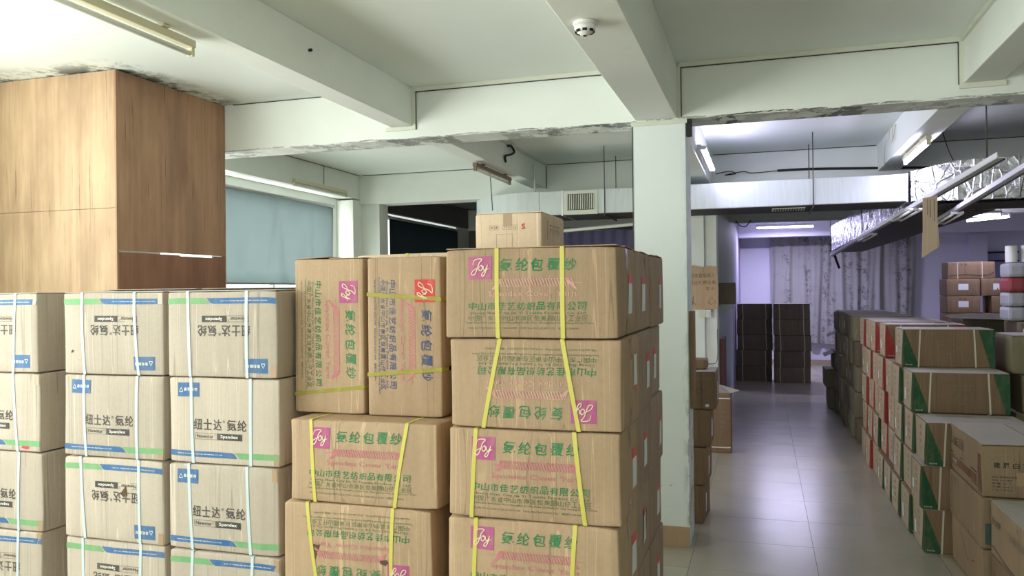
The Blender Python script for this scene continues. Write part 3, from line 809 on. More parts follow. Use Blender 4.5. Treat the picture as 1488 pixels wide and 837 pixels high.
def curtain():
    bm = bmesh.new(); x0, x1, z0, z1 = .17, 3.2, .50, 2.93; n = 200; m = 16; uvl = bm.loops.layers.uv.new('UVMap'); g = []
    R = random.Random(4); ph = [R.uniform(0, 6) for _ in range(4)]
    for i in range(n+1):
        t = i/n; row = []
        for k in range(m+1):
            s = k/m
            y = .035*math.sin(t*70+ph[0]+.6*math.sin(t*9))+.03*math.sin(t*31+ph[1]+s*1.2)+.02*math.sin(t*120+s*2)
            row.append(bm.verts.new((x0+(x1-x0)*t+.02*math.sin(s*4+t*20), y*(.5+.5*s), z1-(z1-z0)*s+.015*math.sin(t*25)*s)))
        g.append(row)
    for i in range(n):
        for k in range(m):
            f = bm.faces.new((g[i][k], g[i+1][k], g[i+1][k+1], g[i][k+1]))
            for l, (a, b) in zip(f.loops, ((i, k), (i+1, k), (i+1, k+1), (i, k+1))): l[uvl].uv = (a/n, 1-b/m)
    r = empty('floral_curtain', (0, YF-.16, 0)); tag(r, 'pale curtain with dark printed sprigs covering the far room window', 'curtain')
    bm_obj('curtain_cloth', bm, M_CURTAIN, r, smooth=True)
    tube('curtain_rail', [(x0-.05, 0, z1+.01), (x1+.05, 0, z1+.01)], .012, M_CURTPOLE, r)
    for x in (x0, (x0+x1)/2, x1): box('rail_bracket', x-.01, x+.01, .0, .16, z1, z1+.02, M_CURTPOLE, r)
curtain()
def violet_curtain():
    r = empty('violet_curtain', (-2.75, 14.18, 0)); tag(r, 'dim violet curtain hanging in the unlit side room', 'curtain')
    bm = bmesh.new(); n = 60; g = []
    for i in range(n+1):
        x = -.75+1.5*i/n; y = .03*math.sin(i*.8)
        g.append([bm.verts.new((x, y, z)) for z in (1.2, 2.0, 2.82)])
    for i in range(n):
        for k in range(2): bm.faces.new((g[i][k], g[i+1][k], g[i+1][k+1], g[i][k+1]))
    bm_obj('curtain_cloth', bm, M_CURTAINBLUE, r, smooth=True)
    tube('curtain_rail', [(-.8, -.02, 2.83), (.8, -.02, 2.83)], .01, M_STEEL, r)
violet_curtain()

# ================================================================== LAMPS
def tube_lamp(loc, rz, L, lit, label, housing, power=0, drop=0.0, width=.045, brackets=True, tilt=0.0):
    """batten along local y, hanging face down; origin at the mount"""
    r = empty('fluorescent_lamp', loc, rz); r.rotation_euler = (0, tilt, rz); tag(r, label, 'lamp')
    bm = bmesh.new(); add_box(bm, -width/2, width/2, -L/2, L/2, -.05-drop, -.012-drop, .004); bm_obj('lamp_housing', bm, housing, r)
    for sg in (-1, 1):
        bm = bmesh.new(); add_box(bm, -.016, .016, sg*(L/2-.012)-.01, sg*(L/2-.012)+.01, -.092-drop, -.05-drop, .003); bm_obj('lamp_holder', bm, housing, r)
        if brackets:
            bm = bmesh.new(); add_box(bm, -width/2-.01, width/2+.01, sg*L*.32-.02, sg*L*.32+.02, -.012-drop, 0); bm_obj('bracket', bm, housing, r)
    bm = bmesh.new(); add_tube(bm, [(0, -L/2+.02, -.078-drop), (0, L/2-.02, -.078-drop)], .013, 10)
    bm_obj('lamp_tube', bm, M_TUBEON if lit else M_TUBEOFF, r, smooth=True)
    if lit and power:
        l = bpy.data.lights.new('tube_glow', 'AREA'); l.shape = 'RECTANGLE'; l.size = .05; l.size_y = L; l.energy = power; l.color = (.70, .67, 1.0)
        o = bpy.data.objects.new('tube_glow', l); link(o, r); o.location = (0, 0, -.10-drop)
    return r
tube_lamp((-2.66, 2.70, 3.008), 0, 1.2, False, 'unlit yellowed tube lamp under the joist in front of the plywood box', M_BATTEN)
tube_lamp((-2.63, 7.83, 3.008), 0, 1.12, False, 'unlit brown-stained tube lamp under the joist above the top carton', M_BATTENB)
tube_lamp((-.544, 7.78, 2.985), 0, 1.35, True, 'lit tube lamp on the side of the wide beam right of the pillar', M_BATTENW, 10, brackets=False, tilt=-H+.15)
tube_lamp((1.31, 7.87, 3.008), 0, 1.15, True, 'lit tube lamp under the joist above the foil duct', M_BATTEN, 12)
fl = [tube_lamp((.45, 17.6, 3.10), H, 1.15, True, 'lit tube lamp before the end beam above the far aisle', M_BATTENW, 85, drop=.0)]
fl += [tube_lamp((3.0, 13.2, 2.86), H, .62, True, 'lit tube lamp crosswise in the far right bay', M_BATTENW, 14)]
fl += [tube_lamp((3.3, 13.9, 2.86), .6, .8, True, 'lit tube lamp set at an angle in the far right bay', M_BATTENW, 12)]
for f_ in fl:
    for sg in (-1, 1): tube('hanger_wire', [(0, sg*.22, -.005), (0, sg*.22, ZC-f_.location.z)], .004, M_RUST, f_)
# wall lamp hung by a cord above the blue-grey blind
wl = tube_lamp((XL+.27, 8.50, 3.06), 0, 1.2, False, 'unlit slim tube lamp hung above the blue-grey blind', M_BATTEN, brackets=False, width=.03)
tube('cord', [(0, .05, 0), (0, .05, .23)], .004, M_RUST, wl)

# smoke detector
def detector():
    r = empty('smoke_detector', (-.73, 3.45, 2.924)); tag(r, 'white round smoke detector under the wide beam', 'smoke detector')
    bm = bmesh.new(); add_lathe(bm, [(.052, 0), (.052, -.012), (.046, -.016)], 32); bm_obj('base_plate', bm, M_PLASTIC, r, smooth=False)
    bm = bmesh.new(); add_lathe(bm, [(.046, -.016), (.047, -.028), (.040, -.042), (.024, -.050), (.020, -.056), (.004, -.058)], 32); bm_obj('detector_dome', bm, M_PLASTIC, r, smooth=True)
    for k in range(8):
        a = k*math.pi/4+.2; bm = bmesh.new()
        add_box(bm, .036, .043, -.010, .010, -.046, -.036); bmesh.ops.rotate(bm, verts=bm.verts, cent=(0, 0, 0), matrix=Matrix.Rotation(a, 3, 'Z'))
        bm_obj('vent_slot', bm, M_DARKHOLE, r)
    bm = bmesh.new(); add_lathe(bm, [(.008, -.056), (.008, -.061)], 10); bm_obj('indicator', bm, M_DARKHOLE, r)
detector()

# ================================================================== DUCTS
def duct():
    y0, y1, z0, z1 = 8.49, 9.17, 2.572, 2.84
    r = empty('air_duct', (0, y0, 0)); tag(r, 'white-wrapped rectangular air duct crossing behind the pillar', 'duct')
    def b(name, x0, x1, ya, yb, za, zb, m, bev=0.0):
        bm = bmesh.new(); add_box(bm, x0, x1, ya-y0, yb-y0, za, zb, bev); return bm_obj(name, bm, m, r)
    b('duct_section', -2.33, 1.34, y0, y1, z0+.006, z1, M_DUCT, .01)
    b('duct_underside_shade', -2.33, 1.34, y0+.01, y1-.01, z0, z0+.005, M_DUCTSHADE)
    b('joint_band', -2.075, -2.06, y0-.004, y1, z0-.004, z1+.004, M_STEEL)
    b('joint_band', 1.325, 1.34, y0-.004, y1+.004, z0-.004, z1+.004, M_STEEL)
    # elbow turning away at the left end
    bm = bmesh.new(); cx, cy, R1, R2 = -2.33, y0+1.03, 1.03, .35; n = 12; prev = None
    for i in range(n+1):
        a = H*i/n; ring = []
        for R in (R1, R2):
            for z in (z0, z1): ring.append(bm.verts.new((cx-R*math.sin(a), cy-R*math.cos(a)-y0, z)))
        if prev:
            for (p, q) in ((0, 1), (1, 3), (3, 2), (2, 0)): bm.faces.new((prev[p], prev[q], ring[q], ring[p]))
        prev = ring
    bmesh.ops.recalc_face_normals(bm, faces=bm.faces)
    bm_obj('duct_elbow', bm, M_DUCT, r, smooth=False)
    # grille on the front near the elbow
    g = b('grille_frame', -2.045, -1.675, y0-.012, y0, z0+.002, z1-.01, M_PANEL, .003)
    for k in range(15):
        x = -2.045+.045+.28*k/14
        bm = bmesh.new(); add_box(bm, x-.004, x+.004, y0-.024-y0, y0-.012-y0, z0+.055, z1-.05); bm_obj('grille_slat', bm, M_PANEL, g)
    bm = bmesh.new(); add_box(bm, -2.01, -1.715, -.0135, -.0125, z0+.05, z1-.045); bm_obj('grille_opening', bm, M_DARKHOLE, g)
    g = b('underside_grille', .10, .42, y0+.15, y0+.45, z0-.008, z0, M_PANEL)
    for k in range(12):
        x = .12+.28*k/11
        bm = bmesh.new(); add_box(bm, x-.004, x+.004, .17, .43, z0-.014, z0-.008); bm_obj('grille_slat', bm, M_DARKHOLE, g)
    for x in (-1.6, .487):
        for y in (y0-.015, y1+.015): tube('hanger_rod', [(x, y-y0, z0-.01), (x+.0, y-y0, ZC)], .005, M_RUST, r)
        tube('hanger_bar', [(x, -.03, z0-.016), (x, y1-y0+.03, z0-.016)], .01, M_RUST, r)
duct()

def crinkle(bm, amp, seed):
    R = random.Random(seed)
    ps = [(Vector((R.uniform(-9, 9), R.uniform(-9, 9), R.uniform(-9, 9))), R.uniform(0, 6)) for _ in range(8)]
    bm.normal_update()
    for v in bm.verts:
        d = sum(math.sin(k.dot(v.co)*2.2+p) for k, p in ps)/8
        v.co += v.normal*amp*(d*1.4+R.uniform(-.35, .35))
def foil_box(name, quad0, quad1, n, m, mat, parent, amp, seed):
    """loft between two rectangular rings of four corners each; lower face kept dull"""
    bm = bmesh.new(); rings = []
    for i in range(n+1):
        t = i/n; ring = []
        for c in range(4):
            a = Vector(quad0[c]).lerp(Vector(quad1[c]), t); b = Vector(quad0[(c+1) % 4]).lerp(Vector(quad1[(c+1) % 4]), t)
            for k in range(m): ring.append(bm.verts.new(a.lerp(b, k/m)))
        rings.append(ring)
    L = 4*m
    for i in range(n):
        for k in range(L): bm.faces.new((rings[i][k], rings[i+1][k], rings[i+1][(k+1) % L], rings[i][(k+1) % L]))
    bm.faces.new(rings[0]); bm.faces.new(rings[-1][::-1])
    bmesh.ops.recalc_face_normals(bm, faces=bm.faces)
    crinkle(bm, amp, seed)
    return bm_obj(name, bm, mat, parent, smooth=False)
def foil_ducts():
    r = empty('foil_duct', (1.35, 8.49, 0)); tag(r, 'crinkled silver foil duct continuing the white duct over the stacks', 'duct')
    def q(x, y0, y1, z0, z1): return [(x-1.35, y0-8.49, z0), (x-1.35, y1-8.49, z0), (x-1.35, y1-8.49, z1), (x-1.35, y0-8.49, z1)]
    foil_box('duct_section', q(1.362, 8.47, 9.17, 2.575, 2.86), q(1.75, 8.40, 9.2, 2.56, 2.93), 8, 8, M_FOIL, r, .009, 1)
    foil_box('duct_section', q(1.752, 8.40, 9.2, 2.56, 2.93), q(4.6, 8.40, 9.3, 2.58, 2.98), 44, 9, M_FOIL, r, .009, 2)
    bm = bmesh.new(); add_box(bm, .05, 3.2, .03, .75, 2.535, 2.545); bm_obj('duct_underside_shade', bm, M_DUCTSHADE, r)
    for x in (.9, 2.2): tube('joint_band', [(x, -.11, 2.55), (x, -.11, 2.97)], .008, M_STEEL, r)
    for x in (1.2, 2.6): tube('hanger_rod', [(x, -.12, 2.55), (x, -.12, ZC)], .005, M_RUST, r)
    r2 = empty('foil_branch_duct', (1.4, 9.3, 0)); tag(r2, 'foil branch duct, underside shade coloured in, running back towards the curtain', 'duct')
    def p(x0, x1, y, z0, z1): return [(x0-1.4, y-9.3, z0), (x1-1.4, y-9.3, z0), (x1-1.4, y-9.3, z1), (x0-1.4, y-9.3, z1)]
    foil_box('duct_section', p(1.45, 2.3, 9.32, 2.56, 2.86), p(1.17, 1.70, 15.3, 2.41, 2.85), 60, 7, M_FOIL, r2, .011, 3)
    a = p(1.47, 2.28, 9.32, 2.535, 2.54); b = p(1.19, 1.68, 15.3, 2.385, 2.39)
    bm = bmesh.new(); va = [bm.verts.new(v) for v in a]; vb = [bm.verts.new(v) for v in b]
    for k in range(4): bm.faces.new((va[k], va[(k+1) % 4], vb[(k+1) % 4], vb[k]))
    bm.faces.new(va[::-1]); bm.faces.new(vb); bm_obj('duct_underside_shade', bm, M_DUCTSHADE, r2)
    tube('hanger_rod', [(-.25, 5.9, 2.39), (-.25, 5.9, ZC)], .006, M_RUST, r2)
    tube('hanger_rod', [(-.11, 2.5, 2.5), (-.11, 2.5, ZC)], .006, M_RUST, r2)
    tube('end_strut', [(-.2, 6.0, 2.39), (-.1, 6.05, 2.10)], .022, M_BLACK, r2)
foil_ducts()

# lamp rails hung under the ducts
def rail(name, a, b, label, rods, fixtures):
    a, b = Vector(a), Vector(b); r = empty(name, a); tag(r, label, 'rail'); d = b-a; L = d.length; u = d.normalized()
    side = u.cross(Vector((0, 0, 1))).normalized(); up = side.cross(u)
    bm = bmesh.new()
    for (s0, s1, h0, h1) in ((-.022, .022, .0, .006), (-.022, -.017, .0, .04)):
        vs = []
        for e in (Vector(), d):
            for s, h in ((s0, h0), (s1, h0), (s1, h1), (s0, h1)): vs.append(bm.verts.new(e+side*s+up*h))
        for k in range(4): bm.faces.new((vs[k], vs[(k+1) % 4], vs[4+(k+1) % 4], vs[4+k]))
        bm.faces.new(vs[:4][::-1]); bm.faces.new(vs[4:])
    bm_obj('angle_bar', bm, M_BATTENW, r)
    bm = bmesh.new(); add_tube(bm, [side*.018+up*(-.008), d+side*.018+up*(-.008)], .006, 6); bm_obj('cable', bm, M_BLACK, r)
    for t in rods:
        p = d*t; tube('hanger_rod', [p, Vector((p.x, p.y, ZC-a.z))], .005, M_RUST, r)
    for (t, ln, lit) in fixtures:
        p = d*t; q = p+u*ln
        bm = bmesh.new()
        for s in (-1, 1):
            add_tube(bm, [p+side*.035*s+up*(-.03), q+side*.035*s+up*(-.03)], .012, 8)
        bm_obj('lamp_tube', bm, M_TUBEOFF, r, smooth=True)
        for e in (p, q):
            bm = bmesh.new(); add_tube(bm, [e+side*.055+up*(-.02), e-side*.055+up*(-.02)], .014, 6); bm_obj('end_cap', bm, M_BATTENW, r)
    return r
rail('lamp_rail', (1.418, 5.66, 2.545), (1.17, 15.4, 2.325), 'white angle rail slanting under the foil branch duct, cardboard hung from it', (.03,), ((.26, .9, 0), (.52, 1.0, 0)))
rail('lamp_rail', (1.70, 6.0, 2.545), (1.79, 9.5, 2.44), 'second white angle rail over the stacks, nearer the right wall', (.05,), ((.72, .9, 0),))

# cardboard hanging from the first rail
def hanging_card():
    a = Vector((1.245, 7.32, 0)); r = empty('hanging_cardboard', (1.315, 7.30, 2.500)); tag(r, 'tan cardboard sheet hanging from the lamp rail', 'cardboard')
    bm = bmesh.new(); pts = [(-.055, 0, -.02), (.055, 0, .0), (.052, 0, -.2), (.066, 0, -.42), (-.066, 0, -.51), (-.056, 0, -.25)]
    extrude_poly(bm, [Vector(p) for p in pts], Vector((0, .005, 0))); bm_obj('cardboard_sheet', bm, M_CB_PALE, r)
    for x in (-.02, .0, .03):
        bm = bmesh.new(); add_box(bm, x-.003, x+.003, -.002, 0, -.18-x, -.03); bm_obj('ink_stroke', bm, I_FAINT, r)
    tube('string', [(.03, .003, -.02), (.05, .006, -.009)], .002, M_STRAP_P, r)
hanging_card()

# loose cables
def cable(label, pts, r, mat=M_BLACK, name='cable'):
    c = [Vector(p) for p in pts]; out = []
    P = [c[0]]+c+[c[-1]]
    for i in range(1, len(P)-2):
        for k in range(8):
            t = k/8; out.append(.5*((2*P[i])+(-P[i-1]+P[i+1])*t+(2*P[i-1]-5*P[i]+4*P[i+1]-P[i+2])*t*t+(-P[i-1]+3*P[i]-3*P[i+1]+P[i+2])*t**3))
    out.append(c[-1])
    return tag(tube(name, out, r, mat), label, 'cable')
cable('thick black cable along the beam above the white duct', [(.17, 9.46, 3.07), (.5, 9.46, 3.07), (1.0, 9.46, 3.05), (1.47, 9.46, 3.03), (2.6, 9.46, 2.98)], .014)
cable('thin tangled black wire beside the lit beam lamp', [(-.5, 9.47, 3.07), (-.35, 9.46, 3.09), (-.28, 9.46, 3.06), (-.4, 9.46, 3.05), (-.2, 9.46, 3.08), (-.1, 9.47, 3.06), (.17, 9.46, 3.07)], .005)
cable('pale looping wires on the joist side above the foil duct', [(1.19, 8.9, 2.98), (1.17, 8.7, 3.15), (1.18, 8.5, 3.20), (1.17, 8.35, 3.28), (1.17, 8.2, 3.2), (1.18, 8.3, 3.12), (1.19, 8.15, 3.26)], .005, M_CREAM)
cable('black hook-shaped wire on the joist above the brown-stained lamp', [(-2.50, 7.85, 3.08), (-2.49, 7.8, 3.13), (-2.48, 7.95, 3.17), (-2.48, 8.08, 3.22), (-2.49, 8.0, 3.27), (-2.49, 7.9, 3.25)], .012)
cable('white conduit pipe dropping from the joist to the duct elbow', [(-2.49, 8.9, 3.2), (-2.49, 8.9, 3.0), (-2.49, 8.9, 2.85)], .012, M_PLASTIC)
cable('black wire hanging from the joist beside the duct elbow', [(-2.72, 7.95, 3.29), (-2.71, 7.96, 3.0), (-2.69, 7.97, 2.6)], .005)
cable('thin wire slung between ceiling and foil duct', [(1.9, 9.4, 2.98), (3.0, 9.4, 3.1), (4.6, 9.4, 3.24)], .006)
cable('thin vertical wire dropping past the lamp rails', [(2.28, 8.2, ZC), (2.26, 8.2, 2.9), (2.20, 8.2, 2.55)], .004)
cable('white slanting conduit under the white duct behind the small carton', [(-2.62, 9.0, 2.42), (-2.0, 9.0, 2.455), (-1.25, 9.0, 2.50)], .022, M_PLASTIC)
cable('slack wire from ceiling to foil duct', [(1.72, 8.9, ZC), (1.78, 8.92, 3.1), (1.84, 8.95, 2.98)], .004)
o = box('nail', -2.153, -2.133, 3.49, 3.50, ZC-.012, ZC, M_RUST); 
bpy.data.objects.remove(o)
tag(tube('wall_plug', [(-2.515, 4.12, 3.17), (-2.49, 4.12, 3.17)], .009, M_BLACK), 'black plug stub on the joist side', 'plug')
# clutter on the beam at the far room mouth
tag(box('cable_tray', -.45, 1.25, 14.05, 14.15, 2.86, 2.90, M_BATTENW), 'white slim tray hung under the beam at the far room mouth', 'tray')
cable('black wire loop at the end of the slim tray', [(-.42, 14.02, 2.9), (-.36, 14.0, 2.82), (-.26, 14.0, 2.80), (-.18, 14.02, 2.9)], .008)

# ================================================================== CARTONS: white-strapped stacks (left)
def star_stacks():
    w, d, h = .525, .42, .3505; pitch = .3535
    art_up = star_art(w, h); art_dn = art_up.xf(flip)
    cols = [(-3.315, 2.98, ''), (-2.650, 2.975, ''), (-2.098, 2.972, '')]
    flips = [[1, 1, 0, 0, 1], [0, 1, 1, 0, 1], [0, 1, 0, 0, 1]]
    cn = ['stack cut by the picture edge', 'stack between its two neighbours', 'stack next to the yellow-strapped cartons']
    for c, (x, y, _) in enumerate(cols):
        for k in range(5):
            R = random.Random(c*7+k)
            up = 'upside down' if flips[c][k] else 'upright'
            where = ['lowest', 'second lowest', 'middle', 'second from top', 'topmost'][k]
            lab = 'white-strapped carton, print %s, %s of the %s' % (up, where, cn[c])
            root, C = carton('spandex_carton', (x+R.uniform(-.006, .006), y+R.uniform(-.008, .008), k*pitch), R.uniform(-.008, .008), w, d, h, M_CB_GREY, lab,
                             'white-strapped spandex cartons', 100+c*10+k, bulge=.006, cell=.03)
            C.print_on(root, art_dn if flips[c][k] else art_up, 'front')
            sl = R.uniform(-.004, .02) if k < 4 else R.uniform(-.01, .035)
            C.strap(root, M_STRAP_W, -.16+R.uniform(-.012, .012), -.16+R.uniform(-.012, .012)+.01, .0135)
            C.strap(root, M_STRAP_W, .125+R.uniform(-.015, .015), .125+sl, .0135)
            a = Art(); a.rect('tape', w/2-.028, w/2-.004, -h/2+.002, -h/2+.05) if R.random() < .5 else a.rect('tape', w/2-.028, w/2-.004, h/2-.05, h/2-.002)
            C.print_on(root, a, 'front')
            a = Art(); a.rect('tape', -.03, .03, -h/2+.003, -h/2+.07); a.rect('tape', -.03, .03, h/2-.07, h/2-.003); C.print_on(root, a, 'right')
            if (c, k) == (1, 2):
                a = Art(); a.poly('torn', [(.045, .03), (.075, .065), (.080, .045), (.082, .02), (.072, .024), (.066, .015)]); C.print_on(root, a, 'front')
            if (c, k) == (1, 4):
                a = Art(); a.poly('torn', [(-.225, -.085), (-.215, -.07), (-.205, -.075), (-.212, -.083)]); C.print_on(root, a, 'front')
            if (c, k) == (0, 3):
                a = Art(); a.poly('red', [(.155, -.158), (.165, -.150), (.19, -.148), (.205, -.158), (.19, -.165)]); C.print_on(root, a, 'front', {'red': 'red_stain'})
            if k == 4: C.flaps(root, M_CB_TOP, lift=(.004, .012) if c else (.0, .0))
star_stacks()

# ================================================================== CARTONS: yellow-strapped stacks (centre)
def yarn_stacks():
    w, d, h, pitch = .62, .40, .3150, .3175
    arts = dict(std=yarn_art(None, 'green', 'fade', 'pink', 'mag'), worn=yarn_art(None, 'green', 'fade', 'worn', 'mag', seed=5),
                red=yarn_art(None, 'navy', 'navy', 'pink', 'red', seed=9))
    # front right-hand column, bottom to top: (art, upside down, x nudge)
    fr = [('std', 0, .0), ('std', 0, -.008), ('std', 0, -.004), ('std', 0, .004), ('worn', 1, .012), ('worn', 0, .0)]
    stk = 'yarn carton with yellow straps'
    pl = ['lowest', 'second lowest', 'third from the floor', 'third from the top', 'second from the top', 'topmost']
    for k, (a, fl, nx) in enumerate(fr):
        R = random.Random(50+k)
        lab = 'yarn carton, yellow straps, print %s, %s in the tall front column' % ('upside down' if fl else 'upright', pl[k])
        root, C = carton('yarn_carton', (-.775+nx, 2.68+.2+R.uniform(-.006, .006), k*pitch), R.uniform(-.006, .006), w, d, h, M_CB_TAN, lab,
                         'yellow-strapped yarn cartons', 200+k, bulge=.009, cell=.026)
        art = arts[a].xf(flip) if fl else arts[a]
        C.print_on(root, art, 'front')
        x = [-.17, -.20, -.20, -.205, -.17, -.165][k]; x2 = [-.17, -.17, -.215, -.225, -.205, -.163][k]
        r_, r2 = [(.13, .15), (.13, .14), (.14, .12), (.13, .165), (.085, .14), (.10, .10)][k]
        C.strap(root, M_STRAP_Y, x+(.05 if k in (4, 5) else 0), x2+(.05 if k == 5 else .02 if k == 4 else 0), .015)
        C.strap(root, M_STRAP_Y, r_+.02, r2+.02, .015)
        lb = Art(); x0 = .02+R.uniform(-.03, .02)
        if fl: lb.rect('paper', x0, x0+.085, -.02, .09); lb.poly('redpaper', [(x0, -.022), (x0+.085, -.022), (x0+.06, -.05), (x0+.02, -.045)])
        else: lb.rect('paper', x0, x0+.09, -.08, .03); lb.rect('redpaper', x0, x0+.09, .03, .065)
        C.print_on(root, lb, 'right')
        tp = Art(); tp.rect('tape', -.05, .0, -h/2+.004, -h/2+.06); tp.rect('tape', -.05, .0, h/2-.08, h/2-.004); C.print_on(root, tp, 'right')
        if k == 5: C.flaps(root, M_CB_TAN, lift=(.0, .006))
    # the columns behind it
    for j in (1, 2):
        for k in range(6):
            R = random.Random(80+j*9+k)
            lab = 'yarn carton with side label, %s, %s' % (pl[k], 'second column back' if j == 1 else 'third column back beside the pillar')
            dx = [0, 0, .0, .03][j]+R.uniform(-.012, .012)
            root, C = carton('yarn_carton', (-.782+dx, 2.68+.2+.425*j, k*pitch-(.008*j if k == 5 and j == 2 else 0)*0), R.uniform(-.008, .008), w, d, h, M_CB_SIDE, lab,
                             'yarn cartons behind the front column', 230+j*10+k, bulge=.005, cell=.04)
            lb = Art(); x0 = -.02+R.uniform(-.06, .05)
            lb.rect('paper', x0, x0+.085, -.08, .03); lb.rect('redpaper', x0, x0+.085, .03, .06)
            C.print_on(root, lb, 'right')
            tn = Art()
            if k in (0, 1, 2) and j == 1: tn.poly('torn', [(.05, -.1), (.085, .04), (.10, .05), (.09, -.03), (.07, -.11)])
            if k == 5 and j == 1: tn.poly('torn', [(.03, .14), (.045, .10), (.06, .09), (.05, .135)])
            if tn.d: C.print_on(root, tn, 'right')
            if k == 5: C.flaps(root, M_CB_TAN, lift=(0, .005))
    # lower left-hand column (four high), carrying the two stood on end
    fl4 = [('std', 0), ('std', 0), ('std', 1), ('std', 0)]
    for k, (a, fl) in enumerate(fl4):
        R = random.Random(300+k)
        lab = '%s, print %s, %s in the low column' % (stk, 'upside down' if fl else 'upright', ['lowest', 'second lowest', 'torn, third', 'highest'][k])
        xk = [-1.455, -1.47, -1.478, -1.447][k]
        root, C = carton('yarn_carton', (xk, 2.72+.2, k*pitch), R.uniform(-.008, .008), w, d, h, M_CB_TAN, lab, 'yellow-strapped yarn cartons', 310+k, bulge=.009, cell=.026)
        C.print_on(root, arts[a].xf(flip) if fl else arts[a], 'front')
        s = [(-.2, -.2, .1, .1), (-.2, -.2, .1, .1), (-.205, -.165, .155, .145), (-.215, -.20, .19, .135)][k]
        C.strap(root, M_STRAP_Y, s[0], s[1], .014); C.strap(root, M_STRAP_Y, s[2], s[3], .014)
        if k == 2:
            tn = Art(); tn.poly('torn', [(-.185, .0), (-.145, .004), (-.160, -.035), (-.175, -.075), (-.178, -.03)])
            tn.poly('torn', [(.10, -.04), (.13, -.035), (.14, -.045), (.125, -.058), (.105, -.052)]); C.print_on(root, tn, 'front')
        # one behind
        lab2 = 'hidden-faced yarn carton, %s level, behind the low column' % ['floor', 'second', 'third', 'fourth'][k]
        root, C = carton('yarn_carton', (-1.46, 2.72+.2+.445, k*pitch), 0, w, d, h, M_CB_BROWN, lab2, 'yarn cartons behind the low column', 330+k, cell=.06, bulge=.003)
    zt = 4*pitch
    for i, (x, a, yy, lab) in enumerate(((-1.664, 'std', 2.86, 'yarn carton stood on end, purple logo, beside the blind'), (-1.330, 'red', 2.85, 'yarn carton stood on end, red logo and blue lettering'))):
        w2, h2 = .314, .62
        root, C = carton('yarn_carton', (x, yy+.2, zt), 0.0, w2, .40, h2, M_CB_TAN, lab, 'yarn cartons stood on end', 350+i, bulge=.005, cell=.026)
        C.print_on(root, arts[a].xf(cw), 'front')
        # horizontal bands
        for (za, zb) in (((.075, .11),) if i == 0 else ((.475, .455), (.16, .185))):
            bm = bmesh.new(); n = 12; ring = []
            for q in range(n+1):
                t = q/n; xx = -w2/2+w2*t; z = za+(zb-za)*t
                y = -.2-C.disp('front', 2*xx/w2, 2*z/h2-1)-.0025; ring.append((bm.verts.new((xx, y, z-.0075)), bm.verts.new((xx, y, z+.0075))))
            ring.append((bm.verts.new((w2/2+.009, -.15, zb-.0075)), bm.verts.new((w2/2+.009, -.15, zb+.0075))))
            ring.append((bm.verts.new((w2/2+.009, .19, zb-.0075)), bm.verts.new((w2/2+.009, .19, zb+.0075))))
            ring.append((bm.verts.new((-w2/2, .209, za-.0075)), bm.verts.new((-w2/2, .209, za+.0075))))
            ring.append((bm.verts.new((-w2/2-.008, .15, za-.0075)), bm.verts.new((-w2/2-.008, .15, za+.0075))))
            for q in range(len(ring)):
                A, B = ring[q], ring[(q+1) % len(ring)]; bm.faces.new((A[0], B[0], B[1], A[1]))
            bmesh.ops.solidify(bm, geom=list(bm.faces), thickness=.0009)
            bm_obj('strap', bm, M_STRAP_Y, root)
        if i == 0: C.flaps(root, M_CB_TAN, along='y', lift=(.006, 0))
    root, C = carton('yarn_carton', (-1.46, 3.48, zt), 0.0, .60, .40, .655, M_CB_PALE, 'pale yarn carton standing behind the pair on end', 'yarn cartons stood on end', 360, cell=.05)
    C.strap(root, M_STRAP_Y, -.05, -.05, .014)
    # small carton with red S on top
    root, C = carton('clothing_carton', (-1.092, 3.66, 6*pitch+.020), 0.0, .313, .42, .178, M_CB_PALE, 'small cream carton with a red letter S lying on top of the stack', None, 371, bulge=.003, cell=.03)
    a = Art(); a.text('red', 'S', .072, .028, .017, .026, .03)
    for i, x in enumerate((-.077, -.055, -.015, .010, .035)):
        a.stroke('faint', [(x-.009, .016), (x+.009, .016), (x+.009, .036), (x-.009, .036), (x-.009, .016)], .0012)
        a.text('faint', ['✱', 'r', '宁', '山', '女'][i] if i > 1 else ['*', '-'][i], x, .026, .008, .010, .01)
    a.stroke('faint', [(-.055, -.085), (-.055, -.005), (.02, -.005), (.02, -.085)], .0014)
    C.print_on(root, a, 'front'); t = Art(); t.rect('tape', -.022, .018, .032, .087); C.print_on(root, t, 'front')
    a = Art(); a.stroke('red', [(-.12, -.03), (-.12, .055), (-.10, .055)], .006)
    for i in range(5): a.stroke('black', [(-.07+.04*i, .0), (-.07+.04*i, .04), (-.045+.04*i, .04)], .004); a.stroke('black', [(-.06+.04*i, .02), (-.045+.04*i, .02)], .004)
    C.print_on(root, a, 'right', {'red': 'red_bracket'}); C.flaps(root, M_CB_PALE)
yarn_stacks()

# ================================================================== CARTONS: rows along the aisle (right)
def corner_art(w, h, ink):
    a = Art(); a.quad(ink, (-w/2+.002, -h/2+.002), (-w/2+.105, -h/2+.002), (-w/2+.006, h/2-.002), (-w/2+.002, h/2-.002))
    a.quad(ink+'2', (w/2-.03, -h/2+.002), (w/2-.002, -h/2+.002), (w/2-.002, h/2-.002), (w/2-.105, h/2-.002))
    a.chars('white|2', '绿色纤维' if ink == 'packgreen' else '红色纤维', -w/2+.01, -w/2+.06, -h/2+.018, .01)
    a.chars('faint', '环保纺织', -.055, .075, .055, .02); a.text('faint', 'SPANDEX YARN', .0, .028, .12, .012)
    # round seal
    n = 18; a.stroke('faint', [(.0+.033*math.cos(2*math.pi*i/n), -.04+.033*math.sin(2*math.pi*i/n)) for i in range(n+1)], .003)
    a.text('faint', 'JY', 0, -.04, .034, .024, .01)
    a.chars('faint', '净重', -.13, -.09, .105, .014)
    return a
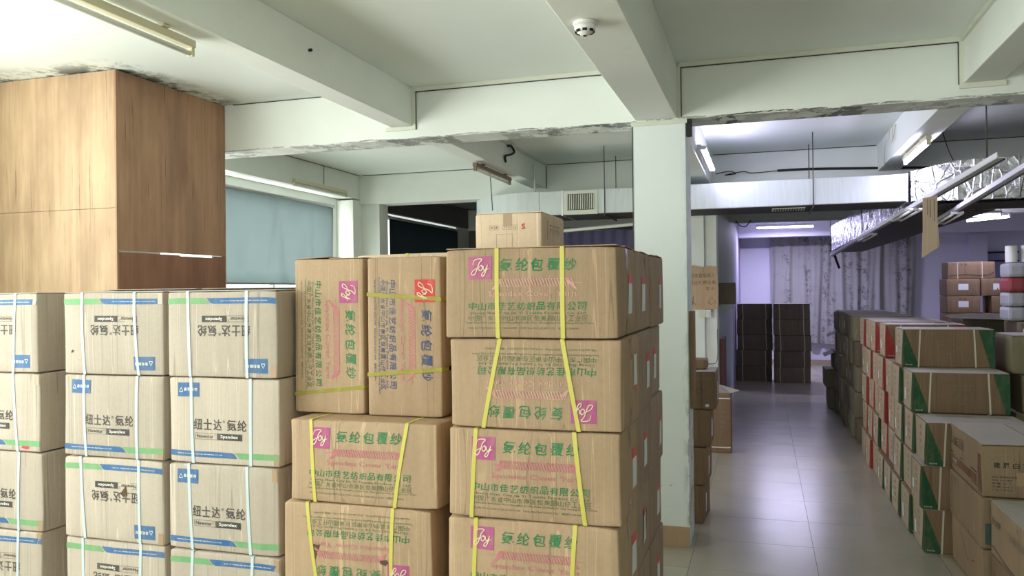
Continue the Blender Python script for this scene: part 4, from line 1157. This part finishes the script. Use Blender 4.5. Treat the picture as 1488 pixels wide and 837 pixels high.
def end_art(d, h, ink, R):
    a = Art()
    a.rect('wash', -d/2+.004, d/2-.004, -h/2+.004, h/2-.004)  # paler rectangle: side light on the carton ends put into colour
    a.quad(ink+'|2', (d/2-.085, -h/2+.002), (d/2-.002, -h/2+.002), (d/2-.002, h/2-.002), (d/2-.02, h/2-.002))
    a.stroke(ink+'2|2', [(-d/2+.03, -h/2+.01), (-d/2+.03, h/2-.01)], .014)
    a.stroke(ink+'2|2', [(-d/2+.10, -h/2+.01), (-d/2+.10, h/2-.01)], .005)
    for i, c in enumerate('品名规格'): a.text('black|2', c, .03, h/2-.05-.05*i, .03, .03, .01)
    for i in range(4): a.stroke('faint|2', [(-.06, h/2-.06-.045*i), (.0, h/2-.06-.045*i)], .004)
    if R.random() < .7: a.rect('paper|2', -.12, -.07, -.08+R.uniform(-.02, .03), .0)
    return a
def aisle_rows():
    w, d, h, pitch = .61, .415, .284, .287
    pitchY = .43
    lv = ['floor level', 'second level', 'third level', 'fourth level', 'top level']
    AG, AR = corner_art(w, h, 'packgreen'), corner_art(w, h, 'packred')
    end_cache = {}
    for k in range(5):
        start = [5.87, 5.87, 5.86, 6.31, 6.70][k]
        y = start; i = 0
        while y < 9.3:
            R = random.Random(k*31+i*7)
            if k == 4 and i == 1: y += .42
            if k == 4 and i == 2: y += .15
            green = i < [4, 4, 3, 2, 1][k] or R.random() < .12
            nx = [-.012, .0, .006, .0, .0][k]+R.uniform(-.014, .014)
            word = 'green' if green else 'red'
            pos = ['nearest', 'second', 'third', 'fourth', 'fifth', 'sixth', 'seventh', 'eighth', 'ninth', 'tenth'][i]
            lab = '%s-cornered long carton, %s, %s from the camera end of the aisle row' % (word, lv[k], pos)
            root, C = carton('long_carton', (1.0+w/2+nx, y+d/2, k*pitch), R.uniform(-.005, .005), w, d, h-.001, M_CB_BROWN, lab, 'colour-cornered cartons along the aisle', 400+k*20+i, bulge=.003, cell=.05)
            if i <= 1 or (k == 4 and i < 4): C.print_on(root, AG if green else AR, 'front')
            else:
                a = Art(); ik = 'packgreen' if green else 'packred'; a.quad(ik, (-w/2+.002, -h/2+.002), (-w/2+.115, -h/2+.002), (-w/2+.035, h/2-.002), (-w/2+.002, h/2-.002))
                C.print_on(root, a, 'front')
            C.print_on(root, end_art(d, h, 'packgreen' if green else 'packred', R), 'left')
            if i <= 1 or k == 4:
                C.strap(root, M_STRAP_P, -.19, -.205, .011); C.strap(root, M_STRAP_P, .17, .18, .011)
            if k == 4 or i == 0: C.flaps(root, M_CB_TOP)
            if k == 2 and i == 0:
                a = Art(); a.chars('faint', '高弹氨纶包覆纱', -.2, .06, .1, .03, .01); a.text('faint', 'SPANDEX COVERED YARN', .17, .1, .16, .014)
                V, F = a.d['faint']; me = bpy.data.meshes.new('top_lettering'); me.from_pydata([(x, y, h+.0042) for x, y in V], [], F); mesh_obj('top_lettering', me, I_FAINT, root)
            y += pitchY+R.uniform(-.006, .008); i += 1
    # plain cartons up to the dark stack; lack of light put into their boards
    for k in range(5):
        for i in range(7):
            R = random.Random(900+k*9+i); yy = 9.80+.01+i*.385
            if k == 4 and i > 4: pass
            pos = ['nearest', 'second', 'third', 'fourth', 'fifth', 'sixth', 'farthest'][i]
            lab = 'plain brown carton coloured as unlit, %s, %s of the stretch before the dark stack' % (lv[k], pos)
            root, C = carton('plain_carton', (.985+.305+R.uniform(-.02, .02), yy+.18, k*.287), R.uniform(-.02, .02), .61, .37, .284, M_CB_OLIVE if (i+k) % 3 else M_CB_DARK, lab, 'dim plain cartons in the rear of the row', 500+k*10+i, cell=.08)
            if R.random() < .55:
                a = Art(); a.rect('paper', -.05, .0, -.06, .04); C.print_on(root, a, 'left')
            if k == 4: C.flaps(root, M_CB_TOP)
aisle_rows()

def dark_stack():
    hs = [.30, .27, .27, .29, .27]; z = 0
    for k in range(5):
        R = random.Random(700+k); nx = [-.13, -.17, -.05, .0, .0][k]
        lab = 'dark olive carton, %s, in the stack jutting into the far aisle' % ['bulging, on the floor', 'second, crushed', 'third, flap hanging out', 'fourth, black characters', 'topmost'][k]
        root, C = carton('dark_carton', (1.03+nx+.33, 12.85, z), R.uniform(-.03, .03), .66, .6, hs[k]-.003, M_CB_OLIVE if k != 2 else M_CB_DARK, lab, 'dark cartons jutting into the far aisle', 710+k, bulge=.02 if k < 2 else .006, cell=.06)
        if k == 3:
            a = Art(); a.chars('black', '冷藏', .02, .16, -.03, .07, .01); C.print_on(root, a, 'front')
        if k in (2, 4 - 1):
            bm = bmesh.new(); zt = hs[k]*.9
            extrude_poly(bm, [Vector((-.33, -.28, zt)), Vector((-.33, .25, zt)), Vector((-.45, .25, zt-.05)), Vector((-.47, -.28, zt-.06))], Vector((0, 0, .005)))
            bm_obj('flap', bm, M_CB_DARK, root)
        if k == 2:
            a = Art(); a.rect('paper', .05, .2, .06, .10); C.print_on(root, a, 'front')
        if k == 4: C.flaps(root, M_CB_OLIVE)
        z += hs[k]
dark_stack()

def far_pair():
    for c, (x0, y) in enumerate(((-.49, 15.95), (.19, 15.80))):
        for k in range(5):
            R = random.Random(760+c*5+k)
            lab = 'dark strapped carton, %s of the far %s stack by the end wall' % (['bottom', 'second', 'third', 'fourth', 'top'][k], ['left' if c == 0 else 'right'][0])
            root, C = carton('strapped_carton', (x0+.325+R.uniform(-.01, .01), y+.25, k*.294), 0, .64, .5, .291, M_CB_DARK, lab, 'dark cartons at the far end of the aisle', 770+c*5+k, cell=.09, bulge=.004)
            C.strap(root, M_STRAP_P, -.22, -.21, .012); C.strap(root, M_STRAP_P, .2, .21, .012)
            if k == 4: C.flaps(root, M_CB_TOP)
far_pair()

# foreground right stacks
def seed_cartons():
    # deep stack next to the nearest green carton
    h = .288; names = ['floor carton, crushed', 'middle carton, blue patch', 'top carton with printed address']
    for k in range(3):
        root, C = carton('cargo_carton', (1.15+.30+[.0, -.008, .0][k], 5.05+.385, k*.291), [0, .004, 0][k], .60, .77, h, M_CB_NEAR,
                         'brown %s, in the near right stack' % names[k], 'near right cartons', 600+k, bulge=.009, cell=.035)
        a = Art()
        if k == 2:
            a.chars('black', '建晟白鹤', -.25, -.06, .035, .032, .02)
            for i, t in enumerate(('品名: 高弹氨纶包覆纱', '规格: 3075 黑色', '数量: 40 个', '净重: 20KG', '厂址: 广东中山')): a.text('black', t, -.20 if i > 0 else -.18, -.03-.018*i, .10 if i > 0 else .14, .011, .006, res=1)
            a.rect('tape', -.13, -.02, -.075, .0)
            C.print_on(root, a, 'front')
            b = Art(); b.text('black', 'L', -.345, .075, .045, .10, .03); b.chars('black', '山东百润', -.30, -.02, .055, .065, .014, 0)
            b.rect('rust', .31, .375, -.13, .09); b.stroke('black', [(-.38, -.03), (.30, -.03)], .010); b.rect('rust', -.36, .28, -.095, -.045); b.stroke('black', [(-.38, -.105), (.30, -.105)], .008)
            b.chars('white|2', '小心轻放', -.33, -.18, -.07, .03, .01)
            C.print_on(root, b, 'left', {'red': 'red_corner_print', 'white': 'pale_scratch', 'faint': 'printed_rule'})
            C.flaps(root, M_CB_TOP, along='y', gap=.006, lift=(.004, .004)); C.strap(root, M_TAPECLEAR, .02, .02, .05, name='packing_tape')
        elif k == 1:
            a.rect('teal', -.28, -.17, -.12, .0); C.print_on(root, a, 'front')
            b = Art(); b.chars('faint', '易碎品', -.34, -.1, .10, .05, .01); b.rect('faint', -.34, -.30, -.12, .12); C.print_on(root, b, 'left')
        else:
            a.rect('black', -.25, -.19, .03, .09); C.print_on(root, a, 'front', {'black': 'black_square_mark'})
            b = Art(); b.stroke('torn', [(-.1, .1), (.05, -.02), (.2, .02)], .006); C.print_on(root, b, 'left', {'torn': 'crease_mark'})
    # nearest stack, two high
    for k in range(2):
        root, C = carton('cargo_carton', (1.178+.32, 4.35+.325, k*.290), 0.0, .64, .65, .287, M_CB_NEAR if k else M_CB_BROWN,  # darker boards stand in for the weaker light in this corner
                         ['lower dim-toned carton closest to the lens, mostly cut off', 'upper dim-toned carton closest to the lens, curved dark line'][k], 'nearest right cartons', 610+k, bulge=.006, cell=.03)
        b = Art()
        if k == 1:
            b.chars('black', '恒力化纤', -.29, -.10, .05, .04, .01); b.chars('faint', '广东中山纺织', .0, .28, .05, .05, .006)
            pts = curve_pts([(-.322, -.11), (-.27, -.095), (-.18, -.10), (-.05, -.118), (.1, -.128), (.32, -.125)])
            b.stroke('black', pts, .008); b.stroke('faint', [(x, y-.012) for x, y in pts], .003)
            C.print_on(root, b, 'left'); C.flaps(root, M_CB_TOP, along='y', gap=.005, lift=(.003, .0))
        else:
            b.chars('black', '小心轻放', -.28, .0, .04, .05, .01); C.print_on(root, b, 'left')
seed_cartons()

def behind_rows():
    # second column to the right of the aisle row
    for k in range(5):
        R = random.Random(640+k)
        root, C = carton('yellowed_carton', (1.70+.30+[.02, .02, .02, .06, .0][k], 6.62+.22, k*.279), R.uniform(-.02, .02), .58, .44, .276, M_CB_OLIVE, 'yellowish carton, %s, behind the nearest green-cornered cartons' % lv5[k], 'yellowish cartons behind the aisle row', 640+k, cell=.05)
        a = Art(); a.chars('faint', '冠达棉纱', -.1, .12, .05, .05, .01)
        for i in range(3): a.stroke('faint', [(-.15, -.02-.02*i), (.15, -.02-.02*i)], .005)
        C.print_on(root, a, 'front')
        if k == 4: C.flaps(root, M_CB_TOP)
    # open-flapped cartons further back
    for c, (x, y) in enumerate(((1.95, 9.3), (2.60, 9.4))):
        for k in range(5):
            root, C = carton('open_carton', (x+.3, y+.25, k*.283), 0, .58, .5, .28, M_CB_DARK, 'dark carton, %s, in the %s open-flapped stack' % (lv5[k], ['first', 'second'][c]), 'open-flapped cartons', 660+c*5+k, cell=.08)
            if k == 4:
                for sd in (-1, 1):
                    bm = bmesh.new()
                    extrude_poly(bm, [Vector((-.29, sd*.25, .28)), Vector((.29, sd*.25, .28)), Vector((.31, sd*.47, .30+.02*sd)), Vector((-.33, sd*.47, .30))], Vector((0, 0, .004)))
                    bm_obj('flap', bm, M_CB_TOP, root)
    # pile by the far right wall
    for c in range(2):
        for k in range(7):
            x = [2.74, 3.22][c] + (.14 if (c == 1 and k == 5) else 0) - (0.0)
            root, C = carton('brown_carton', (x+.235, 14.3, k*.268), 0, .465, .55, .265, M_CB_BROWN, 'grey-brown carton, %s course, %s column of the pile against the end wall' % (['lowest', 'second', 'third', 'fourth', 'fifth', 'sixth', 'seventh'][k], ['aisle-side', 'wall-side'][c]), 'grey-brown pile near the end wall', 720+c*10+k, cell=.09)
            a = Art(); a.rect('paper', -.07, .07, -.04, .055); a.chars('black', '白鹤', -.07, .05, .09, .03, .01); C.print_on(root, a, 'front')
    root, C = carton('brown_carton', (2.74+.36, 14.3, 7*.268), 0, .66, .45, .262, M_CB_BROWN, 'grey-brown strapped carton topping the pile against the end wall', 'grey-brown pile near the end wall', 745, cell=.06)
    a = Art(); a.chars('black', '百润白鹤', -.27, -.05, .09, .03, .01); a.stroke('black', curve_pts([(-.32, -.09), (-.1, -.07), (.1, -.085), (.25, -.075), (.31, -.03)]), .014); C.print_on(root, a, 'front')
    C.strap(root, M_STRAP_P, -.19, -.19, .012); C.strap(root, M_STRAP_P, .15, .15, .012)
lv5 = ['bottom', 'second from the floor', 'middle', 'second from top', 'topmost']
behind_rows()

# right-edge heap of bagged goods on a small carton stack
def goods_heap():
    root = None
    cols = [flat('white_wrap', (.38, .38, .42), .4), flat('orange_wrap', (.50, .22, .07), .4), flat('maroon_wrap', (.30, .05, .06), .4)]
    x0, y0 = 2.055, 8.05
    for k in range(4):
        r_, C = carton('plain_carton', (x0+.36+.03, y0+.25, k*.36), 0, .6, .5, .355, M_CB_DARK, 'dark carton, %s, under the bagged goods' % ['floor level', 'second level', 'third level', 'top level'][k], 'dark cartons under the bagged goods', 790+k, cell=.08)
        if k == 3:
            a = Art(); a.rect('paper', -.28, -.18, -.12, .12); a.chars('black', '成品', -.27, -.2, .0, .04, .01); C.print_on(r_, a, 'front')
    zt = 4*.36
    R = random.Random(5)
    for row in range(4):
        for cix in range(4):
            m = [[2, 0, 0, 1], [0, 2, 0, 2], [2, 2, 2, 0], [0, 1, 1, 0]][row][cix]
            m = [[0, 0, 1, 0], [0, 2, 0, 2], [2, 2, 0, 1], [0, 1, 0, 1]][row][cix]
            nm = ['white', 'orange', 'maroon'][m]
            o = box('wrapped_pack', 0, .135, 0, .3, 0, .128, cols[m], None, .03)
            o.location = (x0+.02+cix*.139+R.uniform(-.004, .004), y0+.06+R.uniform(-.02, .02), zt+row*.1295)
            tag(o, '%s wrapped pack, %s layer, %s in its layer from the aisle side' % (nm, ['lowest', 'second', 'third', 'top'][row], ['first', 'second', 'third', 'fourth'][cix]), 'pack', 'wrapped packs heaped on dark cartons')
    bm = bmesh.new(); add_lathe(bm, [(.03, 0), (.048, .006), (.048, .15), (.03, .156)], 18)
    for i in range(3):
        o = mesh_obj('paper_roll', (lambda b: (lambda me: (b.to_mesh(me), me)[1])(bpy.data.meshes.new('paper_roll')))(bm), M_PLASTIC)
        o.location = (x0+.07+i*.125, y0+.15, zt+4*.1295+.0005)
        tag(o, 'upright pale roll, %s on top of the wrapped packs' % ['first', 'second', 'third'][i], 'roll', 'pale rolls on the wrapped packs')
    bm.free()
goods_heap()

# ================================================================== things behind the pillar and on the far pillar
def behind_pillar():
    hs = [.285, .285, .283, .283]; z = 0
    for k in range(4):
        xr = [-.42, -.40, -.375, -.335][k]; rz = [-.06, -.04, 0, 0][k]
        root, C = carton('brown_carton', (xr-.24, 6.13+.25, z), rz, .46, .42, hs[k]-.003, M_CB_BROWN, 'brown carton, %s, in the stack tucked behind the white pillar' % ['on the floor', 'second', 'third', 'topmost with a drawn ring'][k], 'cartons tucked behind the pillar', 800+k, cell=.04)
        if k == 3:
            a = Art(); n = 16; a.stroke('black', [(.115+.025*math.cos(6.283*i/n), -.0+.02*math.sin(6.283*i/n)) for i in range(n+1)], .004)
            a.chars('faint', '纺织用品', .08, .2, .09, .018); a.rect('paper', .155, .18, -.12, -.10); C.print_on(root, a, 'front'); C.flaps(root, M_CB_TOP)
        b = Art(); b.rect('paper', -.1, -.04, -.08, .06); b.rect('black', -.03, .0, -.10, -.05); C.print_on(root, b, 'right')
        z += hs[k]
    root, C = carton('small_carton', (-.50, 6.42, z+.003), 0, .16, .2, .075, M_CB_BROWN, 'small flat brown carton lying on the stack behind the pillar', None, 810, cell=.04)
    root, C = carton('tall_carton', (-.345-.14, 9.0+.02, 0), 0, .29, .28, .64, M_CB_BROWN, 'tall narrow carton with a raised flap beyond the pillar', None, 811, cell=.05)
    a = Art(); a.stroke('white|2', [(-.14+.028*i, .26+.0005*i) for i in range(11)], .012); a.stroke('white|2', [(-.14+.028*i, -.26) for i in range(11)], .012)
    for i in range(5): a.text('faint', '棉纱机械厂'[i], .06, .12-.055*i, .035, .035, .01)
    C.print_on(root, a, 'front', {'white': 'pale_band'})
    bm = bmesh.new(); extrude_poly(bm, [Vector((-.12, -.14, .641)), Vector((.145, -.14, .641)), Vector((.235, -.17, .675)), Vector((.02, .10, .70)), Vector((-.12, .13, .645))], Vector((0, 0, .004))); bm_obj('flap', bm, M_CB_TOP, root)
    # cardboard notice on the far pillar
    r = empty('cardboard_notice', (-.655, 9.415, 1.52)); tag(r, 'torn cardboard sheet with painted characters fixed to the far pillar', 'notice')
    bm = bmesh.new(); pts = [(-.165, 0), (.165, .01), (.168, .25), (.160, .49), (.08, .50), (.0, .485), (-.10, .51), (-.165, .495)]
    extrude_poly(bm, [Vector((x, -.012, z)) for x, z in pts], Vector((0, .006, 0))); bm_obj('cardboard_sheet', bm, M_CB_TAN, r)
    C = Art(); C.chars('faint', '仓库重地闲人', -.14, .14, .39, .05, .02); C.chars('faint', '禁止吸烟注意', -.15, .15, .31, .045, .02); C.chars('faint', '防火', .03, .14, .24, .04, .02)
    C.stroke('faint', [(-.12, .05), (-.10, .16)], .012); C.stroke('faint', [(-.15, .12), (-.08, .06)], .012); C.stroke('faint', [(.06, .08), (.1, .15), (.14, .08), (.09, .06), (.06, .08)], .008)
    V, F = C.d['faint']; me = bpy.data.meshes.new('painted_characters'); me.from_pydata([(x, -.0135, z) for x, z in V], [], F); mesh_obj('painted_characters', me, I_FAINT, r)
    # switch box
    r = empty('switch_panel', (-.64, 9.415, 1.43)); tag(r, 'white three-gang light switch panel under the cardboard notice', 'switch')
    o = box('switch_plate', -.075, .075, -.02, 0, 0, .09, M_PLASTIC, r, .003)
    for i in range(3): box('rocker', -.062+.043*i, -.027+.043*i, -.026, -.021, .015, .075, M_PANEL, r, .002)
    cable('grey wire running down the far pillar', [(-.50, 9.40, 1.3), (-.505, 9.40, .95), (-.6, 9.40, .9), (-.80, 9.40, .86)], .004, M_RUST)
    # dark sheet on the partition, brown strip leaning
    tag(box('dark_cupboard', -.502, -.315, 9.95, 10.2, 1.57, 1.83, M_CB_DARK, None, .004), 'small dark wall box sticking out from the grey-green partition', 'cupboard')
    tag(box('wall_board', -.503, -.495, 9.9, 14.18, 0, 1.42, flat('blue_grey_paint', (.46, .53, .58), .6)), 'blue-grey painted dado board along the partition', 'board')
    tag(box('leaning_plank', -.49, -.45, 9.86, 10.5, 0, 1.16, flat('red_brown_plank', (.20, .09, .07), .6)), 'red-brown plank standing against the partition', 'plank')
    # brown strip on the near pillar's aisle side
    tag(box('cardboard_strip', -.488, -.462, 5.66, 5.86, .93, 1.60, M_CB_BROWN), 'tall brown cardboard strip tied to the aisle side of the white pillar', 'cardboard')
    tag(box('bracket', -.488, -.45, 5.585, 5.64, 2.80, 2.91, M_BLACK, None, .004), 'black bracket at the head of the white pillar', 'bracket')
behind_pillar()
